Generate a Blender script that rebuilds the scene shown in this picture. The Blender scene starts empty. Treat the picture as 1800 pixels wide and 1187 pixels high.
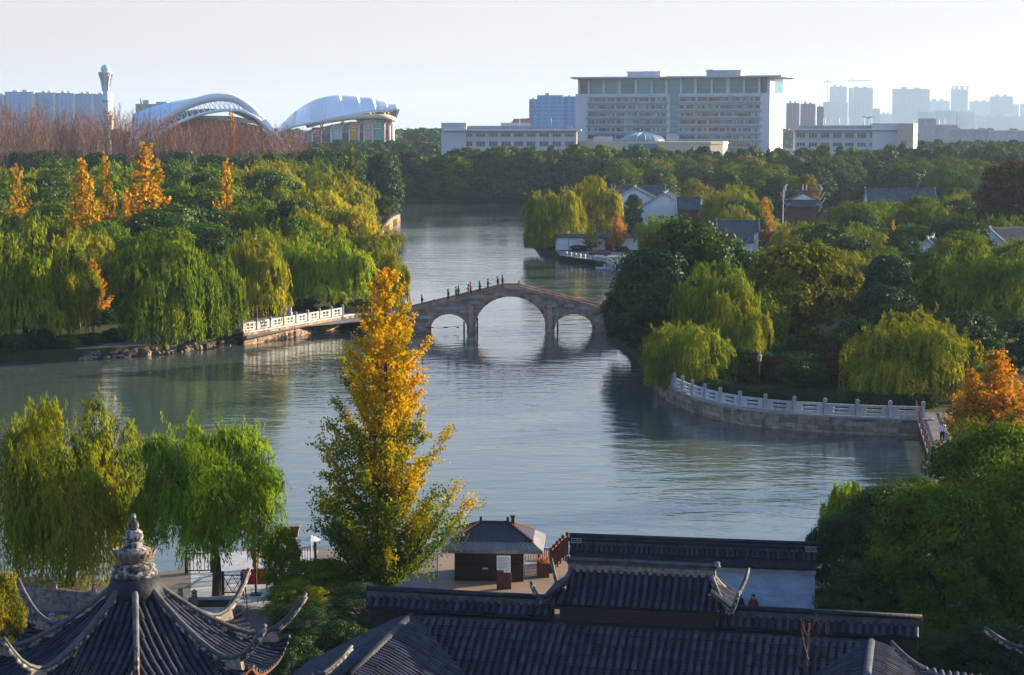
import bpy, math, random
import numpy as np
from mathutils import Vector, Matrix, Euler
R_ = math.radians
random.seed(7); rng = np.random.default_rng(7)
sc = bpy.context.scene
COL = sc.collection
# ------------------------------------------------------------------ camera
F, CH = 3400.0, 28.0                       # focal length in photo pixels (1800 wide), camera height over the lake
TH = math.atan(371.5 / F)
cd = bpy.data.cameras.new('camera'); cam = bpy.data.objects.new('camera', cd); COL.objects.link(cam)
cam.location = (0, 0, CH); cam.rotation_euler = (math.pi/2 - TH, 0, 0)
cd.sensor_width = 36; cd.lens = F/1800*36; cd.clip_start = 1; cd.clip_end = 40000
sc.camera = cam
# ------------------------------------------------------------------ sky, sun, exposure
SUN_AZ, SUN_EL = R_(67), R_(12.5)            # azimuth clockwise from +Y (view direction)
w = bpy.data.worlds.new('World'); sc.world = w; w.use_nodes = True
nt = w.node_tree; bg = nt.nodes['Background']
sky = nt.nodes.new('ShaderNodeTexSky'); sky.sky_type = 'NISHITA'; sky.sun_disc = False
sky.sun_elevation = SUN_EL; sky.sun_rotation = SUN_AZ
sky.air_density = 1.0; sky.dust_density = 1.0; sky.ozone_density = 4.0
veil = nt.nodes.new('ShaderNodeMix'); veil.data_type = 'RGBA'     # haze high in the air: whitens the sky near the horizon all round, clears overhead
veil.inputs[7].default_value = (2.04, 1.76, 1.76, 1)
wc = nt.nodes.new('ShaderNodeTexCoord'); wx = nt.nodes.new('ShaderNodeSeparateXYZ'); wr = nt.nodes.new('ShaderNodeMapRange'); wr.interpolation_type = 'SMOOTHSTEP'
wr.inputs[1].default_value = .03; wr.inputs[2].default_value = .38; wr.inputs[3].default_value = .86; wr.inputs[4].default_value = .04
nt.links.new(wc.outputs['Generated'], wx.inputs[0]); nt.links.new(wx.outputs['Z'], wr.inputs[0]); nt.links.new(wr.outputs[0], veil.inputs[0])
nt.links.new(sky.outputs[0], veil.inputs[6]); nt.links.new(veil.outputs[2], bg.inputs[0]); bg.inputs[1].default_value = 0.118
sl = bpy.data.lights.new('sun', 'SUN'); so = bpy.data.objects.new('sun', sl); COL.objects.link(so)
sl.energy = 5.0; sl.angle = R_(0.6); sl.color = (1.0, 0.82, 0.53)
sdir = Vector((math.sin(SUN_AZ)*math.cos(SUN_EL), math.cos(SUN_AZ)*math.cos(SUN_EL), math.sin(SUN_EL)))
so.rotation_euler = sdir.to_track_quat('Z', 'Y').to_euler(); so.location = (200, 100, 120)
vs = sc.view_settings; vs.view_transform = 'Standard'; vs.look = 'None'; vs.exposure = 1.75; vs.gamma = 1
sc.cycles.max_bounces = 4; sc.cycles.diffuse_bounces = 1; sc.cycles.glossy_bounces = 2
sc.cycles.transmission_bounces = 2; sc.cycles.transparent_max_bounces = 4; sc.cycles.volume_bounces = 0
# ------------------------------------------------------------------ where a photo pixel lies in the place
def ray(px, py):
    u, v = (px-900)/F, (593.5-py)/F
    return Vector((u, math.cos(TH)+v*math.sin(TH), -math.sin(TH)+v*math.cos(TH)))
def gp(px, py, z=0.0):                      # point on the level plane z
    d = ray(px, py); return Vector((0, 0, CH)) + d*((z-CH)/d.z)
def at(px, py, Y):                          # point at depth Y
    d = ray(px, py); return Vector((0, 0, CH)) + d*(Y/d.y)
def proj(p):
    dy, dz = p[1], p[2]-CH
    dep = dy*math.cos(TH)-dz*math.sin(TH); up = dy*math.sin(TH)+dz*math.cos(TH)
    return 900+F*p[0]/dep, 593.5-F*up/dep
# ------------------------------------------------------------------ mesh and object helpers
class MB:
    def __init__(s): s.v, s.f, s.m = [], [], []
    def add(s, vs, fs, m=0):
        o = len(s.v); s.v += [tuple(p) for p in vs]
        s.f += [tuple(i+o for i in f) for f in fs]; s.m += [m]*len(fs); return s
    def box(s, x0, x1, y0, y1, z0, z1, m=0):
        return s.add([(x0,y0,z0),(x1,y0,z0),(x1,y1,z0),(x0,y1,z0),(x0,y0,z1),(x1,y0,z1),(x1,y1,z1),(x0,y1,z1)],
              [(0,3,2,1),(4,5,6,7),(0,1,5,4),(1,2,6,5),(2,3,7,6),(3,0,4,7)], m)
    def bar(s, p, q, w, h, m=0):            # box between two points
        p, q = Vector(p), Vector(q); d = (q-p).normalized()
        r = d.cross(Vector((0,0,1)));  r = (r if r.length > 1e-4 else Vector((1,0,0))).normalized(); u = r.cross(d)
        vs = [a+r*(i*w/2)+u*(j*h/2) for a in (p, q) for i, j in ((-1,-1),(1,-1),(1,1),(-1,1))]
        return s.add(vs, [(3,2,1,0),(4,5,6,7),(0,1,5,4),(1,2,6,5),(2,3,7,6),(3,0,4,7)], m)
    def tube(s, pts, rad, n=6, m=0, caps=True, flat=1.0):
        pts = [Vector(p) for p in pts]; k = len(pts); vs = []
        if not hasattr(rad, '__len__'): rad = [rad]*k
        prev = None
        for i, p in enumerate(pts):
            d = (pts[min(i+1, k-1)]-pts[max(i-1, 0)]).normalized()
            r = d.cross(Vector((0,0,1))) if prev is None else prev-d*prev.dot(d)
            if r.length < 1e-4: r = Vector((1,0,0))
            r.normalize(); prev = r; u = r.cross(d)
            for j in range(n):
                a = 2*math.pi*j/n; vs.append(p+r*(rad[i]*flat*math.cos(a))+u*(rad[i]*math.sin(a)))
        fs = [(i*n+j, i*n+(j+1)%n, (i+1)*n+(j+1)%n, (i+1)*n+j) for i in range(k-1) for j in range(n)]
        if caps: fs += [tuple(range(n-1, -1, -1)), tuple((k-1)*n+j for j in range(n))]
        return s.add(vs, fs, m)
    def lathe(s, prof, n=24, c=(0,0), m=0):
        k = len(prof); vs = [(c[0]+r*math.cos(2*math.pi*j/n), c[1]+r*math.sin(2*math.pi*j/n), z) for r, z in prof for j in range(n)]
        return s.add(vs, [(i*n+j, i*n+(j+1)%n, (i+1)*n+(j+1)%n, (i+1)*n+j) for i in range(k-1) for j in range(n)]+[tuple(range(n-1,-1,-1)), tuple((k-1)*n+j for j in range(n))], m)
    def prism(s, poly, z0, z1, m=0):        # poly: xy points counter-clockwise
        n = len(poly); return s.add([(x,y,z0) for x,y in poly]+[(x,y,z1) for x,y in poly],
              [tuple(range(n-1,-1,-1)), tuple(range(n,2*n))]+[(i,(i+1)%n,n+(i+1)%n,n+i) for i in range(n)], m)
    def slab(s, poly, y0, y1, m=0):         # poly in xz, extruded along y
        n = len(poly); return s.add([(x,y0,z) for x,z in poly]+[(x,y1,z) for x,z in poly],
              [tuple(range(n)), tuple(range(2*n-1,n-1,-1))]+[((i+1)%n,i,n+i,n+(i+1)%n) for i in range(n)], m)
    def grid(s, P, m=0):                    # P: rows of points
        r, c = len(P), len(P[0]); return s.add([p for row in P for p in row],
              [(i*c+j, i*c+j+1, (i+1)*c+j+1, (i+1)*c+j) for i in range(r-1) for j in range(c-1)], m)
    def ball(s, c, r, n=10, k=6, m=0):
        if not hasattr(r, '__len__'): r = (r, r, r)
        vs = [(c[0]+r[0]*math.sin(math.pi*i/k)*math.cos(2*math.pi*j/n), c[1]+r[1]*math.sin(math.pi*i/k)*math.sin(2*math.pi*j/n), c[2]-r[2]*math.cos(math.pi*i/k)) for i in range(k+1) for j in range(n)]
        return s.add(vs, [(i*n+j, i*n+(j+1)%n, (i+1)*n+(j+1)%n, (i+1)*n+j) for i in range(k) for j in range(n)], m)
    def mesh(s, name, mats, smooth=False):
        me = bpy.data.meshes.new(name); me.from_pydata(s.v, [], s.f)
        for mt in (mats if isinstance(mats, (list, tuple)) else [mats]): me.materials.append(mt)
        me.polygons.foreach_set('material_index', s.m)
        if smooth: me.polygons.foreach_set('use_smooth', [True]*len(s.f))
        me.update(); return me
    def build(s, name, mats, parent=None, smooth=False, kind=None):
        return link(name, s.mesh(name, mats, smooth), parent, kind)
def link(name, me, parent=None, kind=None):
    o = bpy.data.objects.new(name, me); COL.objects.link(o)
    if parent is not None: o.parent = parent
    if kind: o['kind'] = kind
    return o
def tag(o, label, cat, group=None):
    o['label'] = label; o['category'] = cat
    if group: o['group'] = group
    return o
def thing(name, label, cat, loc=(0,0,0), rz=0.0, group=None):
    o = link(name, None); o.location = loc; o.rotation_euler = (0,0,rz); o.empty_display_size = .3
    return tag(o, label, cat, group)
# ------------------------------------------------------------------ materials
def nodes(name):
    m = bpy.data.materials.new(name); m.use_nodes = True; t = m.node_tree
    return m, t, t.nodes, t.links, t.nodes['Principled BSDF']
def rgb(c): return (c[0], c[1], c[2], 1)
def mat(name, c, c2=None, scale=3.0, rough=.75, bump=.15, spec=.3, metal=0.0, perobj=0.15, stretch=(1,1,1), detail=6, bscale=None, lo=.35, hi=.68):
    """noise between two real colours, a fine relief and a little difference from piece to piece"""
    m, t, N, L, b = nodes(name)
    if c2 is None: c2 = tuple(x*.72 for x in c)
    tc = N.new('ShaderNodeTexCoord'); mp = N.new('ShaderNodeMapping'); mp.inputs['Scale'].default_value = stretch
    L.new(tc.outputs['Object'], mp.inputs[0])
    nz = N.new('ShaderNodeTexNoise'); nz.inputs['Scale'].default_value = scale; nz.inputs['Detail'].default_value = detail
    nz.inputs['Roughness'].default_value = .65
    L.new(mp.outputs[0], nz.inputs['Vector'])
    cr = N.new('ShaderNodeValToRGB'); cr.color_ramp.elements[0].position = lo; cr.color_ramp.elements[1].position = hi
    cr.color_ramp.elements[0].color = rgb(c2); cr.color_ramp.elements[1].color = rgb(c)
    L.new(nz.outputs[0], cr.inputs[0])
    oi = N.new('ShaderNodeObjectInfo'); ma = N.new('ShaderNodeMapRange')
    ma.inputs[3].default_value = 1-perobj; ma.inputs[4].default_value = 1+perobj; L.new(oi.outputs['Random'], ma.inputs[0])
    hs = N.new('ShaderNodeHueSaturation'); L.new(ma.outputs[0], hs.inputs['Value']); L.new(cr.outputs[0], hs.inputs['Color'])
    L.new(hs.outputs[0], b.inputs['Base Color'])
    b.inputs['Roughness'].default_value = rough; b.inputs['Specular IOR Level'].default_value = spec; b.inputs['Metallic'].default_value = metal
    if bump:
        n2 = N.new('ShaderNodeTexNoise'); n2.inputs['Scale'].default_value = bscale or scale*4; n2.inputs['Detail'].default_value = 4
        L.new(mp.outputs[0], n2.inputs['Vector'])
        bp = N.new('ShaderNodeBump'); bp.inputs['Strength'].default_value = bump; bp.inputs['Distance'].default_value = .05
        L.new(n2.outputs[0], bp.inputs['Height']); L.new(bp.outputs[0], b.inputs['Normal'])
    return m
def leafmat(name, stops, trans=.38, noise=.35, gloss=.0, hgrad=None, vary=.35):
    """leaves: pigment from a ramp of real leaf colours, picked by leaf, by clump and by tree; light also shines through"""
    m, t, N, L, b = nodes(name); N.remove(b); out = N['Material Output']
    g = N.new('ShaderNodeNewGeometry'); oi = N.new('ShaderNodeObjectInfo'); tc = N.new('ShaderNodeTexCoord')
    nz = N.new('ShaderNodeTexNoise'); nz.inputs['Scale'].default_value = noise; nz.inputs['Detail'].default_value = 3
    L.new(tc.outputs['Object'], nz.inputs['Vector'])
    def math_(op, a, bb):
        q = N.new('ShaderNodeMath'); q.operation = op
        for i, x in enumerate((a, bb)):
            if isinstance(x, (int, float)): q.inputs[i].default_value = x
            else: L.new(x, q.inputs[i])
        return q.outputs[0]
    a = math_('MULTIPLY', g.outputs['Random Per Island'], .30)
    bq = math_('MULTIPLY', math_('SUBTRACT', nz.outputs[0], .5), 1.9)
    c = math_('MULTIPLY', math_('SUBTRACT', oi.outputs['Random'], .5), vary)
    f = math_('ADD', math_('ADD', a, bq), math_('ADD', c, .35))
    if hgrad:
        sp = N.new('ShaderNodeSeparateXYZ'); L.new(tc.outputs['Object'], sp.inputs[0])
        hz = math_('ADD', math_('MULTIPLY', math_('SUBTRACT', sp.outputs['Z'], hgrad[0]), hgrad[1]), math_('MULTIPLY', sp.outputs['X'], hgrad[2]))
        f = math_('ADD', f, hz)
    cr = N.new('ShaderNodeValToRGB'); el = cr.color_ramp.elements
    while len(el) < len(stops): el.new(.5)
    for i, (p, col) in enumerate(stops): el[i].position = p; el[i].color = rgb(col)
    L.new(f, cr.inputs[0])
    df = N.new('ShaderNodeBsdfDiffuse'); tr = N.new('ShaderNodeBsdfTranslucent'); mx = N.new('ShaderNodeMixShader')
    mx.inputs[0].default_value = trans
    L.new(cr.outputs[0], df.inputs[0]); L.new(cr.outputs[0], tr.inputs[0]); L.new(df.outputs[0], mx.inputs[1]); L.new(tr.outputs[0], mx.inputs[2])
    o = mx.outputs[0]
    if gloss:
        gl = N.new('ShaderNodeBsdfGlossy'); gl.inputs['Roughness'].default_value = .45; gl.inputs[0].default_value = (1,1,1,1)
        m2 = N.new('ShaderNodeMixShader'); m2.inputs[0].default_value = gloss; L.new(o, m2.inputs[1]); L.new(gl.outputs[0], m2.inputs[2]); o = m2.outputs[0]
    L.new(o, out.inputs[0]); return m
def bandmat(name, c, glass, fx, fz, wx=.55, wz=.5, rough=.6):
    """far facades: windows too small to tell apart, in a regular grid over the given wall colour"""
    m, t, N, L, b = nodes(name); tc = N.new('ShaderNodeTexCoord'); sp = N.new('ShaderNodeSeparateXYZ'); L.new(tc.outputs['Object'], sp.inputs[0])
    def M(op, a, bb=0.0):
        q = N.new('ShaderNodeMath'); q.operation = op
        for i, x in enumerate((a, bb)):
            if isinstance(x, (int, float)): q.inputs[i].default_value = x
            else: L.new(x, q.inputs[i])
        return q.outputs[0]
    hx = M('LESS_THAN', M('FRACT', M('MULTIPLY', M('ADD', sp.outputs['X'], sp.outputs['Y']), fx)), wx)
    hz = M('LESS_THAN', M('FRACT', M('MULTIPLY', sp.outputs['Z'], fz)), wz)
    mx = N.new('ShaderNodeMix'); mx.data_type = 'RGBA'; mx.inputs[6].default_value = rgb(c); mx.inputs[7].default_value = rgb(glass)
    L.new(M('MULTIPLY', hx, hz), mx.inputs[0]); L.new(mx.outputs[2], b.inputs['Base Color']); b.inputs['Roughness'].default_value = rough
    return m
def glassmat(name, c, rough=.08):
    m, t, N, L, b = nodes(name); b.inputs['Base Color'].default_value = rgb(c); b.inputs['Roughness'].default_value = rough
    b.inputs['Specular IOR Level'].default_value = .8
    oi = N.new('ShaderNodeObjectInfo'); ma = N.new('ShaderNodeMapRange'); ma.inputs[3].default_value = .6; ma.inputs[4].default_value = 1.4
    L.new(oi.outputs['Random'], ma.inputs[0]); hs = N.new('ShaderNodeHueSaturation'); hs.inputs['Color'].default_value = rgb(c)
    L.new(ma.outputs[0], hs.inputs['Value']); L.new(hs.outputs[0], b.inputs['Base Color']); return m
M = {}
M['bark'] = mat('bark', (.085,.06,.045), (.03,.022,.018), 4, .9, .5, .1, stretch=(3,3,.6))
M['pale_bark'] = mat('pale_bark', (.27,.14,.10), (.14,.07,.055), 3, .9, .3, .1)
M['tile'] = mat('roof_tile', (.036,.040,.064), (.008,.010,.019), 2.2, .66, .4, .25, perobj=.55, detail=9)
M['tile_lit'] = mat('sunlit_ridge_tile', (.10,.095,.105), (.026,.027,.036), 2.5, .6, .4, .35, perobj=.25)  # lighter copy of the roof tile: sunlight on the ridges put into colour
M['pan'] = mat('pan_tile', (.018,.020,.030), (.006,.007,.012), 3, .8, .5, .3)
M['plaster_ridge'] = mat('weathered_plaster', (.33,.31,.30), (.035,.033,.038), 5.5, .8, .5, .2, detail=9, lo=.47, hi=.60)
M['white_wall'] = mat('white_plaster', (.80,.81,.83), (.66,.68,.71), .6, .8, .1, .2)
M['blue_wall'] = mat('pale_garden_wall', (.40,.47,.58), (.26,.31,.40), 1.2, .85, .25, .2, stretch=(1,1,2.5))
M['marble'] = mat('white_stone', (.50,.48,.47), (.28,.27,.27), 1.7, .75, .25, .25, stretch=(1.6,1.6,.45), detail=8, perobj=.14)
M['rubble'] = mat('rubble_stone', (.34,.24,.17), (.14,.10,.08), 1.4, .9, .6, .2, perobj=.35)
M['boulder'] = mat('boulder', (.22,.16,.13), (.07,.055,.055), 1.6, .9, .7, .2, perobj=.4)
M['granite'] = mat('bridge_granite', (.46,.30,.22), (.25,.165,.13), 1.3, .85, .4, .25, perobj=.3)
M['granite_pale'] = mat('pale_granite', (.38,.38,.41), (.25,.25,.27), 1.3, .85, .3, .25, perobj=.25)
M['granite_brown'] = mat('brown_granite', (.42,.23,.14), (.19,.12,.09), 1.3, .85, .4, .25, perobj=.3)
M['paving'] = mat('paving', (.20,.17,.155), (.12,.105,.10), .5, .85, .15, .25, bscale=6)
M['road'] = mat('asphalt', (.09,.09,.10), (.055,.055,.062), .7, .9, .2, .2)
M['deck'] = mat('timber_deck', (.34,.235,.17), (.22,.15,.11), 1.2, .75, .2, .3, stretch=(.5,6,1))
M['earth'] = mat('earth_and_grass', (.055,.06,.02), (.035,.03,.017), .25, .95, .5, .1, bscale=2)
M['grass'] = mat('lawn', (.06,.085,.02), (.035,.05,.012), .5, .95, .6, .1, bscale=6)
M['dark_wood'] = mat('dark_timber', (.035,.022,.020), (.015,.011,.012), 3, .6, .2, .35, stretch=(1,1,3))
M['red_wood'] = mat('red_timber', (.16,.045,.03), (.075,.022,.018), 3, .6, .2, .35)
M['black_paint'] = mat('black_paint', (.016,.016,.019), (.010,.010,.012), 4, .5, .1, .4)
M['red_cloth'] = mat('red_cloth', (.55,.02,.03), (.42,.012,.02), 2, .8, .2, .2)
M['canvas'] = mat('beige_canvas', (.33,.27,.17), (.20,.16,.10), 4, .85, .3, .2, stretch=(4,4,1))
M['metal_sheet'] = mat('metal_sheet', (.22,.19,.19), (.13,.115,.12), 1.5, .5, .1, .5)
M['roof_metal'] = mat('dark_metal_roof', (.035,.037,.055), (.018,.019,.028), 2, .5, .15, .4)
M['white_paint'] = mat('white_paint', (.8,.8,.8), (.66,.66,.66), 2, .5, .05, .4)
M['grey_paint'] = mat('grey_paint', (.30,.31,.33), (.2,.21,.22), 2, .5, .05, .4)
M['rope'] = mat('wet_rope', (.05,.045,.04), None, 5, .8, .2)
M['dish'] = mat('carved_stone', (.30,.24,.20), (.10,.075,.065), 5, .85, .5, .2, detail=8)
# leaf pigments
G = lambda *s: s
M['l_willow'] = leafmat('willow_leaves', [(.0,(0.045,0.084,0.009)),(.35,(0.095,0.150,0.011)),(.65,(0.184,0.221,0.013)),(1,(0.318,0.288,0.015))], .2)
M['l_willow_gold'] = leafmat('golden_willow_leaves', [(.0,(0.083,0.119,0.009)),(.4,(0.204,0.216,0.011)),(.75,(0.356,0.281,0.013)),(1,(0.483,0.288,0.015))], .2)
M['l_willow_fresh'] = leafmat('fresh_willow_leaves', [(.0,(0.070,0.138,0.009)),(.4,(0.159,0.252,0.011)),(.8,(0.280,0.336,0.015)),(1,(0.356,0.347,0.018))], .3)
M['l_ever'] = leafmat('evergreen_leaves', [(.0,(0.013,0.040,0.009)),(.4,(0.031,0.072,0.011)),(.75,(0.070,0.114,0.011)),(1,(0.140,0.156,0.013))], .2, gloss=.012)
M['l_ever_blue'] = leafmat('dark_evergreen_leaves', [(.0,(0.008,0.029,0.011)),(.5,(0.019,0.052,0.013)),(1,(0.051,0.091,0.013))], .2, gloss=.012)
M['l_mid'] = leafmat('green_leaves', [(.0,(0.032,0.072,0.009)),(.4,(0.070,0.126,0.011)),(.8,(0.153,0.180,0.013)),(1,(0.254,0.216,0.015))], .2)
M['l_olive'] = leafmat('olive_leaves', [(.0,(0.057,0.072,0.009)),(.4,(0.121,0.126,0.011)),(.8,(0.242,0.191,0.013)),(1,(0.331,0.191,0.015))], .2)
M['l_yellow'] = leafmat('yellow_leaves', [(.0,(0.143,0.116,0.009)),(.3,(0.393,0.233,0.011)),(.7,(0.612,0.299,0.011)),(1,(0.655,0.271,0.013))], .35)
M['l_orange'] = leafmat('orange_leaves', [(.0,(0.218,0.126,0.011)),(.3,(0.502,0.233,0.011)),(.7,(0.655,0.251,0.013)),(1,(0.612,0.174,0.013))], .35)
M['l_red'] = leafmat('red_brown_leaves', [(.0,(0.030,0.035,0.013)),(.4,(0.072,0.040,0.018)),(.8,(0.120,0.042,0.020)),(1,(0.192,0.050,0.024))], .25)
M['l_ginkgo'] = leafmat('turning_sunlit_ginkgo_leaves', [(.0,(.075,.125,.009)),(.30,(.15,.185,.009)),(.50,(0.393,0.281,0.011)),(.75,(0.655,0.387,0.009)),(1,(0.655,0.329,0.009))], .35, noise=.45, hgrad=(10.2,.052,.035), vary=0)  # turning leaves, with sunlit right and shaded lower left put into the pigment
M['l_willow_near'] = leafmat('near_willow_leaves', [(.0,(0.051,0.088,.009)),(.4,(0.133,0.175,.012)),(.8,(0.265,0.258,.014)),(1,(0.367,0.268,.016))], .3)
# ================================================================== the setting: water and land
def watermat():
    m, t, N, L, b = nodes('lake_water')
    b.inputs['Base Color'].default_value = (.030,.062,.058,1); b.inputs['Roughness'].default_value = .06; b.inputs['IOR'].default_value = 1.333
    tc = N.new('ShaderNodeTexCoord')
    big = N.new('ShaderNodeTexNoise'); big.inputs['Scale'].default_value = .018; big.inputs['Detail'].default_value = 3
    L.new(tc.outputs['Object'], big.inputs['Vector'])
    cr = N.new('ShaderNodeValToRGB'); cr.color_ramp.elements[0].position = .38; cr.color_ramp.elements[1].position = .62
    cr.color_ramp.elements[0].color = (.048,.074,.068,1); cr.color_ramp.elements[1].color = (.066,.082,.062,1)
    L.new(big.outputs[0], cr.inputs[0]); L.new(cr.outputs[0], b.inputs['Base Color'])
    prev = None
    for sc_, st, dist, det in ((.24,(.5,1.0,1),.30,3), (.62,(.5,1.05,1),.16,3), (2.6,(.6,1.0,1),.035,2)):
        mp = N.new('ShaderNodeMapping'); mp.inputs['Scale'].default_value = st; mp.inputs['Rotation'].default_value = (0,0,R_(12))
        L.new(tc.outputs['Object'], mp.inputs[0])
        nz = N.new('ShaderNodeTexNoise'); nz.inputs['Scale'].default_value = sc_; nz.inputs['Detail'].default_value = det; nz.inputs['Distortion'].default_value = .6
        L.new(mp.outputs[0], nz.inputs['Vector'])
        bp = N.new('ShaderNodeBump'); bp.inputs['Distance'].default_value = dist*WAVE; bp.inputs['Strength'].default_value = 1
        # gust patches: calmer and rougher water
        mr = N.new('ShaderNodeMapRange'); mr.inputs[1].default_value = .35; mr.inputs[2].default_value = .65; mr.inputs[3].default_value = .32; mr.inputs[4].default_value = 1.0
        L.new(big.outputs[0], mr.inputs[0]); L.new(mr.outputs[0], bp.inputs['Strength'])
        L.new(nz.outputs[0], bp.inputs['Height'])
        if prev: L.new(prev.outputs[0], bp.inputs['Normal'])
        prev = bp
    L.new(prev.outputs[0], b.inputs['Normal']); return m
WAVE = .42
wt = MB().add([(-420,40,0),(420,40,0),(420,800,0),(-420,800,0)], [(0,1,2,3)]).build('lake_water', watermat(), kind='structure')
def land(name, pts, z, m, zb=-1.4):
    return MB().prism([(p[0], p[1]) for p in pts], zb, z, 0).build(name, m, kind='structure')
S = lambda *a: [gp(x, y, 0) for x, y in a]
LZ, RZ, FZ, NZ = 1.2, 1.15, 1.3, 1.5
left_pts = [(-560,720)] + [(-200, 228)] + [tuple(p[:2]) for p in S((-200,637),(0,634),(130,633),(290,622),(420,603),(622,574),(660,578),(702,584),(706,578),(712,545),(694,500),(674,440),(686,398),(704,388),(700,372),(640,361))] + [(-90,722)]
land('ground_left_bank', left_pts, LZ, M['earth'])
right_pts = [tuple(p[:2]) for p in S((1652,768),(1500,763),(1400,757),(1300,745),(1230,728),(1180,705),(1156,685),(1140,660),(1100,612),(1066,588),(1066,578),(1075,556),(1105,500),(1098,479),(1066,465),(982,453),(950,445),(937,430),(962,400),(985,357))][::-1]
land('ground_right_bank', right_pts + [(60,168),(140,168),(420,200),(420,725)], RZ, M['earth'])
fs = [tuple(p[:2]) for p in S((640,357),(700,356),(800,354),(930,355),(990,355))]
land('ground_far_side', [(-8000,700),(-200,706)] + fs + [(200,712),(8000,700),(8000,15000),(-8000,15000)], FZ, M['earth'])
# near shore: level quay, then rising towards the viewer's hill
quay = [(-60,91),(110,91),(110,150),(60,158)] + [tuple(gp(x,y,NZ)[:2]) for x,y in ((1640,800),(1490,962),(1440,1005),(1010,1003),(1000,962),(790,972),(640,975),(560,962),(330,964),(318,1000),(200,1018),(60,1012))] + [(-45,110),(-60,108)]
land('ground_near_quay', quay, NZ, M['paving'])
MB().grid([[(x, y, z) for x in (-70,-35,0,35,70,115)] for y, z in ((92,1.45),(84,1.9),(74,3.2),(62,4.4),(45,5.2),(25,5.6))]).build('ground_near_slope', M['earth'], kind='structure')
rd = gp(-120,1100,NZ), gp(330,1100,NZ)
MB().add([(rd[0].x-10,94,NZ+.004),(-13,93,NZ+.004),(-15,103.5,NZ+.004),(rd[0].x-10,105,NZ+.004)], [(0,1,2,3)]).build('road', M['road'], kind='structure')

# ================================================================== trees: one mesh for the leaves, one for trunk and limbs, per kind
def unit(a): return a/np.maximum(np.linalg.norm(a, axis=-1, keepdims=True), 1e-9)
def leaves(name, C, D, Nn, Ln, Wd, m):
    D = unit(D); Sd = unit(np.cross(D, Nn)); n = len(C); Ln = np.broadcast_to(Ln, (n,))[:,None]; Wd = np.broadcast_to(Wd, (n,))[:,None]
    V = np.stack([C-D*Ln/2, C+Sd*Wd/2+D*Ln*.06, C+D*Ln/2, C-Sd*Wd/2+D*Ln*.06], 1).reshape(-1,3).astype(np.float32)
    me = bpy.data.meshes.new(name); me.vertices.add(4*n); me.vertices.foreach_set('co', V.ravel())
    me.loops.add(4*n); me.loops.foreach_set('vertex_index', np.arange(4*n, dtype=np.int32))
    me.polygons.add(n); me.polygons.foreach_set('loop_start', np.arange(0, 4*n, 4, dtype=np.int32))
    me.materials.append(m); me.update(calc_edges=True); return me
def rsph(n): return unit(rng.normal(size=(n,3)))
def limb(mb, p, q, r0, r1, sag=.15, k=5, n=5):
    p, q = Vector(p), Vector(q); L = (q-p).length; side = Vector((random.uniform(-1,1), random.uniform(-1,1), 0))*L*.06
    pts = [p.lerp(q, t)+Vector((0,0,L*sag*math.sin(math.pi*t)))+side*math.sin(math.pi*t) for t in [i/(k-1) for i in range(k)]]
    mb.tube(pts, [r0+(r1-r0)*i/(k-1) for i in range(k)], n)
PROTO = {}
def proto(key, crown, trunk, H, R): PROTO[key] = (crown, trunk, H, R)
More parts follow.
